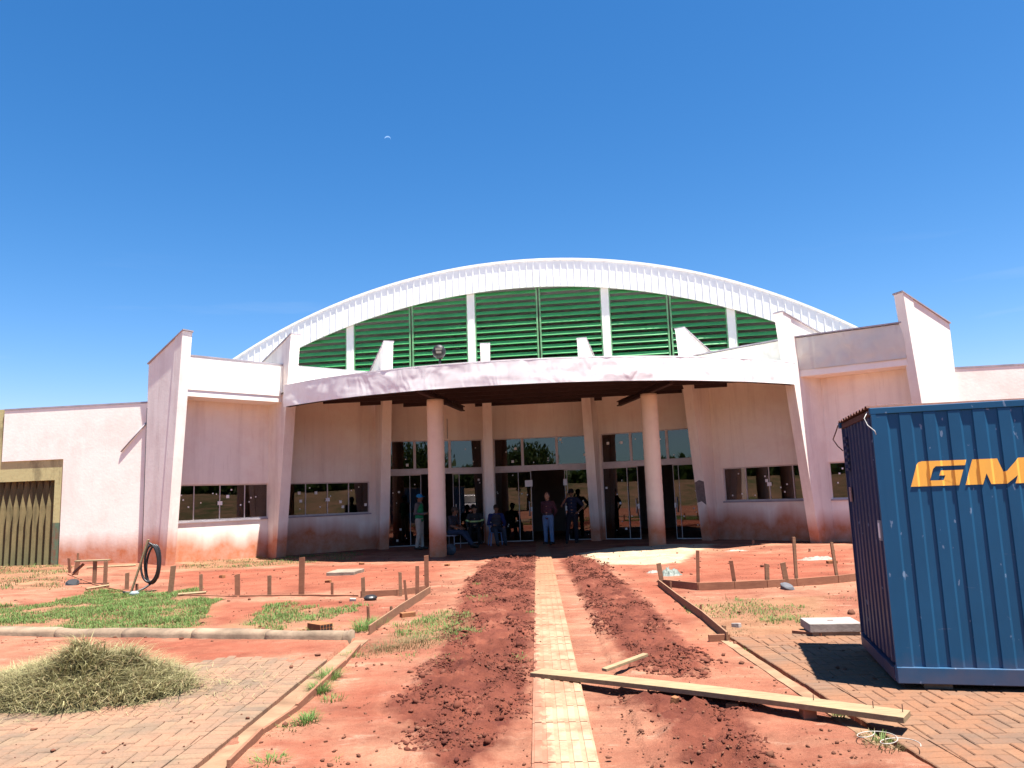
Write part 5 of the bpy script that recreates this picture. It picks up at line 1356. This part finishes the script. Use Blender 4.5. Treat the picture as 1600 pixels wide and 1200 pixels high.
# seats
M_PCH = simple('blue_plastic', (.16, .26, .48), .4, .1, 5, .02, .5)
def chair(loc, rz, label, cat, mat):
    r = empty('plastic_chair', loc, label, cat, rz=rz)
    MB().box(-.21, .21, -.22, .20, .40, .42).build('seat', mat, r, local=True, bevel=.008)
    for sx_ in (-1, 1):
        for sy in (-1, 1):
            x, y = sx_ * .19, (.18 if sy > 0 else -.20); MB().tube([(x, y, .40), (x * 1.22, y * 1.2, 0)], [.024, .016], 6).build('leg', mat, r, local=True)
        MB().tube([(sx_ * .22, -.19, .41), (sx_ * .25, -.19, .60), (sx_ * .25, .18, .64)], .018, 6).build('armrest', mat, r, True, local=True)
    b = MB()
    for i in range(5): x = -.18 + i * .09; b.box(x - .018, x + .018, .19, .205, .42, .80)
    b.box(-.22, .22, .188, .208, .80, .86); b.build('backrest', mat, r, local=True); return r
g = GZ(776, 852); chair((g[0], g[1], 0), R(12), 'light blue plastic armchair under the man in the navy jacket', 'chair', M_PCH)
g = GZ(743, 850); chair((g[0], g[1], 0), R(0), 'dark plastic chair under the worker with the reflective band', 'chair', simple('dark_plastic', (.04, .04, .045), .5))
bx = empty('bench', (gB[0], gB[1], 0), 'low bench with thin metal legs under the seated man in jeans', 'bench', rz=R(68))
MB().box(-.24, .24, -.22, .22, .39, .415).build('seat', M_CAP, bx, local=True)
for x in (-.22, .22):
    for y in (-.2, .2): MB().tube([(x, y, .39), (x, y, 0)], .012, 6).build('leg', M_CAP, bx, local=True)
g = GZ(700, 868); o = MB().ell((0, 0, .14), (.16, .13, .17), 12, 8).build('bundle', simple('grey_bundle', (.10, .11, .12), .9, .5, 10, .8), None, True); o.location = (g[0] + .05, g[1] + .25, 0); tag(o, 'dark crumpled bundle beside the foot of the left round column', 'bundle')

# ------------------------------------------------------------------ behind the camera (seen mirrored in the glass)
def tree(x, y, h, r_, label):
    t = empty('tree', (x, y, 0), label, 'tree', 'trees behind the viewer mirrored in the glass')
    b = MB(); b.tube([(0, 0, -.1), (.1, 0, h * .3), (0, .1, h * .6)], [.22, .16, .08], 8)
    for _ in range(6): a = rnd.uniform(0, 6.28); b.tube([(0, 0, h * .4), (math.cos(a) * r_ * .6, math.sin(a) * r_ * .6, h * .7)], [.08, .03], 5)
    b.build('trunk', M_TRUNK, t, True, local=True); L = Blades()
    for _ in range(2600):
        a = rnd.uniform(0, 6.28); u = rnd.uniform(-1, 1); q = (rnd.random() ** .4) * r_ * (1 + .35 * noise.noise(Vector((math.cos(a) * 2 + x, math.sin(a) * 2, u * 2)))); s_ = math.sqrt(1 - u * u)
        L.blade(q * s_ * math.cos(a), q * s_ * math.sin(a), h * .66 + q * u * .75, .35, .22, rnd.uniform(-1, 1), rnd.uniform(0, 6.28))
    o = L.build('crown', M_TREE, None); o.parent = t
tree(-13, -22, 6.5, 3.0, 'bushy green tree behind the viewer, mirrored at the left'); tree(-4, -26, 5.5, 2.6, 'low green tree behind the viewer, mirrored near the middle')
tree(9, -20, 7.5, 3.2, 'tall green tree behind the viewer, mirrored right of the middle'); tree(17, -24, 7, 3.4, 'wide green tree behind the viewer, mirrored at the right'); tree(24, -16, 6, 3, 'green tree behind the viewer, farthest right')
bank = []; fs = []; NB = 90
for i in range(NB + 1):
    a = R(-208) + R(236) * i / NB
    for j in range(9):
        r_ = 34 + j * 2.6 + 2.5 * nz(math.cos(a) * 40, math.sin(a) * 40, .05, 2); x, y = r_ * math.cos(a), 5 + r_ * math.sin(a)
        bank.append((x, y, -.15 + max(0, 2.6 * min(1, j / 4) + (.35 * nz(x, y, .12, 3) if j else 0))))
for i in range(NB):
    for j in range(8): q = i * 9 + j; fs.append((q, q + 1, q + 10, q + 9))
def _bk(q):
    c = q.mix(q.ramp(q.noise(.25, det=8, rough=.7), .4, .6), (.15, .10, .06), (.05, .065, .025)); c = q.mix(q.ramp(q.noise(1.2, q.map((.4, .4, 3)), det=6), .45, .7), c, (.20, .12, .08)); return q.fin(c, .95, .1)
o = MB().add(bank, fs).build('earth_bank', _bk(N('bank_soil')), None, True); tag(o, kind='structure')
L = Blades()
for _ in range(15000):
    a = R(-208) + R(236) * rnd.random(); r_ = rnd.uniform(47, 54); x, y = r_ * math.cos(a), 5 + r_ * math.sin(a)
    top = 4.2 + 1.3 * nz(x, y, .09, 4) + .8 * nz(x, y, .4, 4); L.blade(x, y, rnd.uniform(1.6, max(2, top)), .8, .75, rnd.uniform(-1, 1), rnd.uniform(0, 6.28))
L.build('far_wood', M_TREE)
car = empty('white_pickup', (12.5, -3, 0), 'white pickup parked behind the viewer and mirrored in the glass', 'pickup', rz=R(22))
M_CARW = simple('car_white', (.75, .76, .77), .25, .03, 2, 0, .6); M_CARG = simple('car_glass', (.02, .025, .03), .08, .1, 2, 0, .6)
def carprof(pts, w0, w1, name, mat, bev=.05):
    b = MB(); n = len(pts); vs = [(-w0 if z < 1.0 else -w1, y, z) for y, z in pts] + [(w0 if z < 1.0 else w1, y, z) for y, z in pts]
    b.add(vs, [tuple(range(n)), tuple(range(n, 2 * n))] + [(i, (i + 1) % n, (i + 1) % n + n, i + n) for i in range(n)]); return b.build(name, mat, car, local=True, bevel=bev)
# front of the pickup faces the building (+y)
carprof([(-2.5, .45), (2.5, .40), (2.6, .7), (2.5, .98), (1.35, 1.08), (-2.5, 1.08)][::-1], .9, .88, 'body', M_CARW)
carprof([(1.3, 1.085), (.55, 1.68), (-1.0, 1.72), (-1.35, 1.085)], .76, .72, 'cab', M_CARW)
MB().add([(-.66, 1.24, 1.13), (.66, 1.24, 1.13), (.60, .62, 1.62), (-.60, .62, 1.62)], [(0, 1, 2, 3)]).build('windscreen', M_CARG, car, local=True).location = (0, .03, .02)
MB().box(-.55, .55, 2.56, 2.62, .62, .80).build('grille', M_CARG, car, local=True)
for s_ in (-1, 1):
    MB().box(s_ * .72 - .14, s_ * .72 + .14, 2.52, 2.60, .74, .92).build('headlight', M_LENS, car, local=True)
    for yy in (-1.55, 1.6):
        MB().tube([(s_ * .78, yy, .38), (s_ * .95, yy, .38)], .38, 20).build('wheel', M_BLACK, car, local=True)
    MB().box(s_ * 1.02 - .08, s_ * 1.02 + .08, .95, 1.05, 1.15, 1.32).build('mirror', M_CARW, car, local=True)

# ------------------------------------------------------------------ the daytime moon, a thin crescent
mo = AY(605.5, 217, 900); mr = 3.9; out = []; ns = 24
for i in range(ns + 1): a = R(8) + R(168) * i / ns - R(18); out.append((math.cos(a) * mr, math.sin(a) * mr))
inn = [(x * .97, y * .62 - .1) for x, y in reversed(out)]
q = N('moon_light'); em = q.n('ShaderNodeEmission'); em.inputs[0].default_value = (.33, .56, 1.0, 1); em.inputs[1].default_value = .36; q.l(em.outputs[0], q.t.nodes['Material Output'].inputs[0])
b = MB(); k_ = len(out)
vs = [(x, 0, y) for x, y in out] + [(x, 0, y) for x, y in reversed(inn)]
vs += [(x, .5, z) for x, _, z in vs]; n2 = 2 * k_
fs = [(i, i + 1, k_ + i + 1, k_ + i) for i in range(k_ - 1)] + [(n2 + i, n2 + i + 1, n2 + k_ + i + 1, n2 + k_ + i) for i in range(k_ - 1)]
fs += [(i, i + 1, n2 + i + 1, n2 + i) for i in range(k_ - 1)] + [(k_ + i, k_ + i + 1, n2 + k_ + i + 1, n2 + k_ + i) for i in range(k_ - 1)]
b.add(vs, fs); o = b.build('moon', q.m); o.location = mo; tag(o, 'thin pale crescent moon in the blue sky above the hall', 'moon')
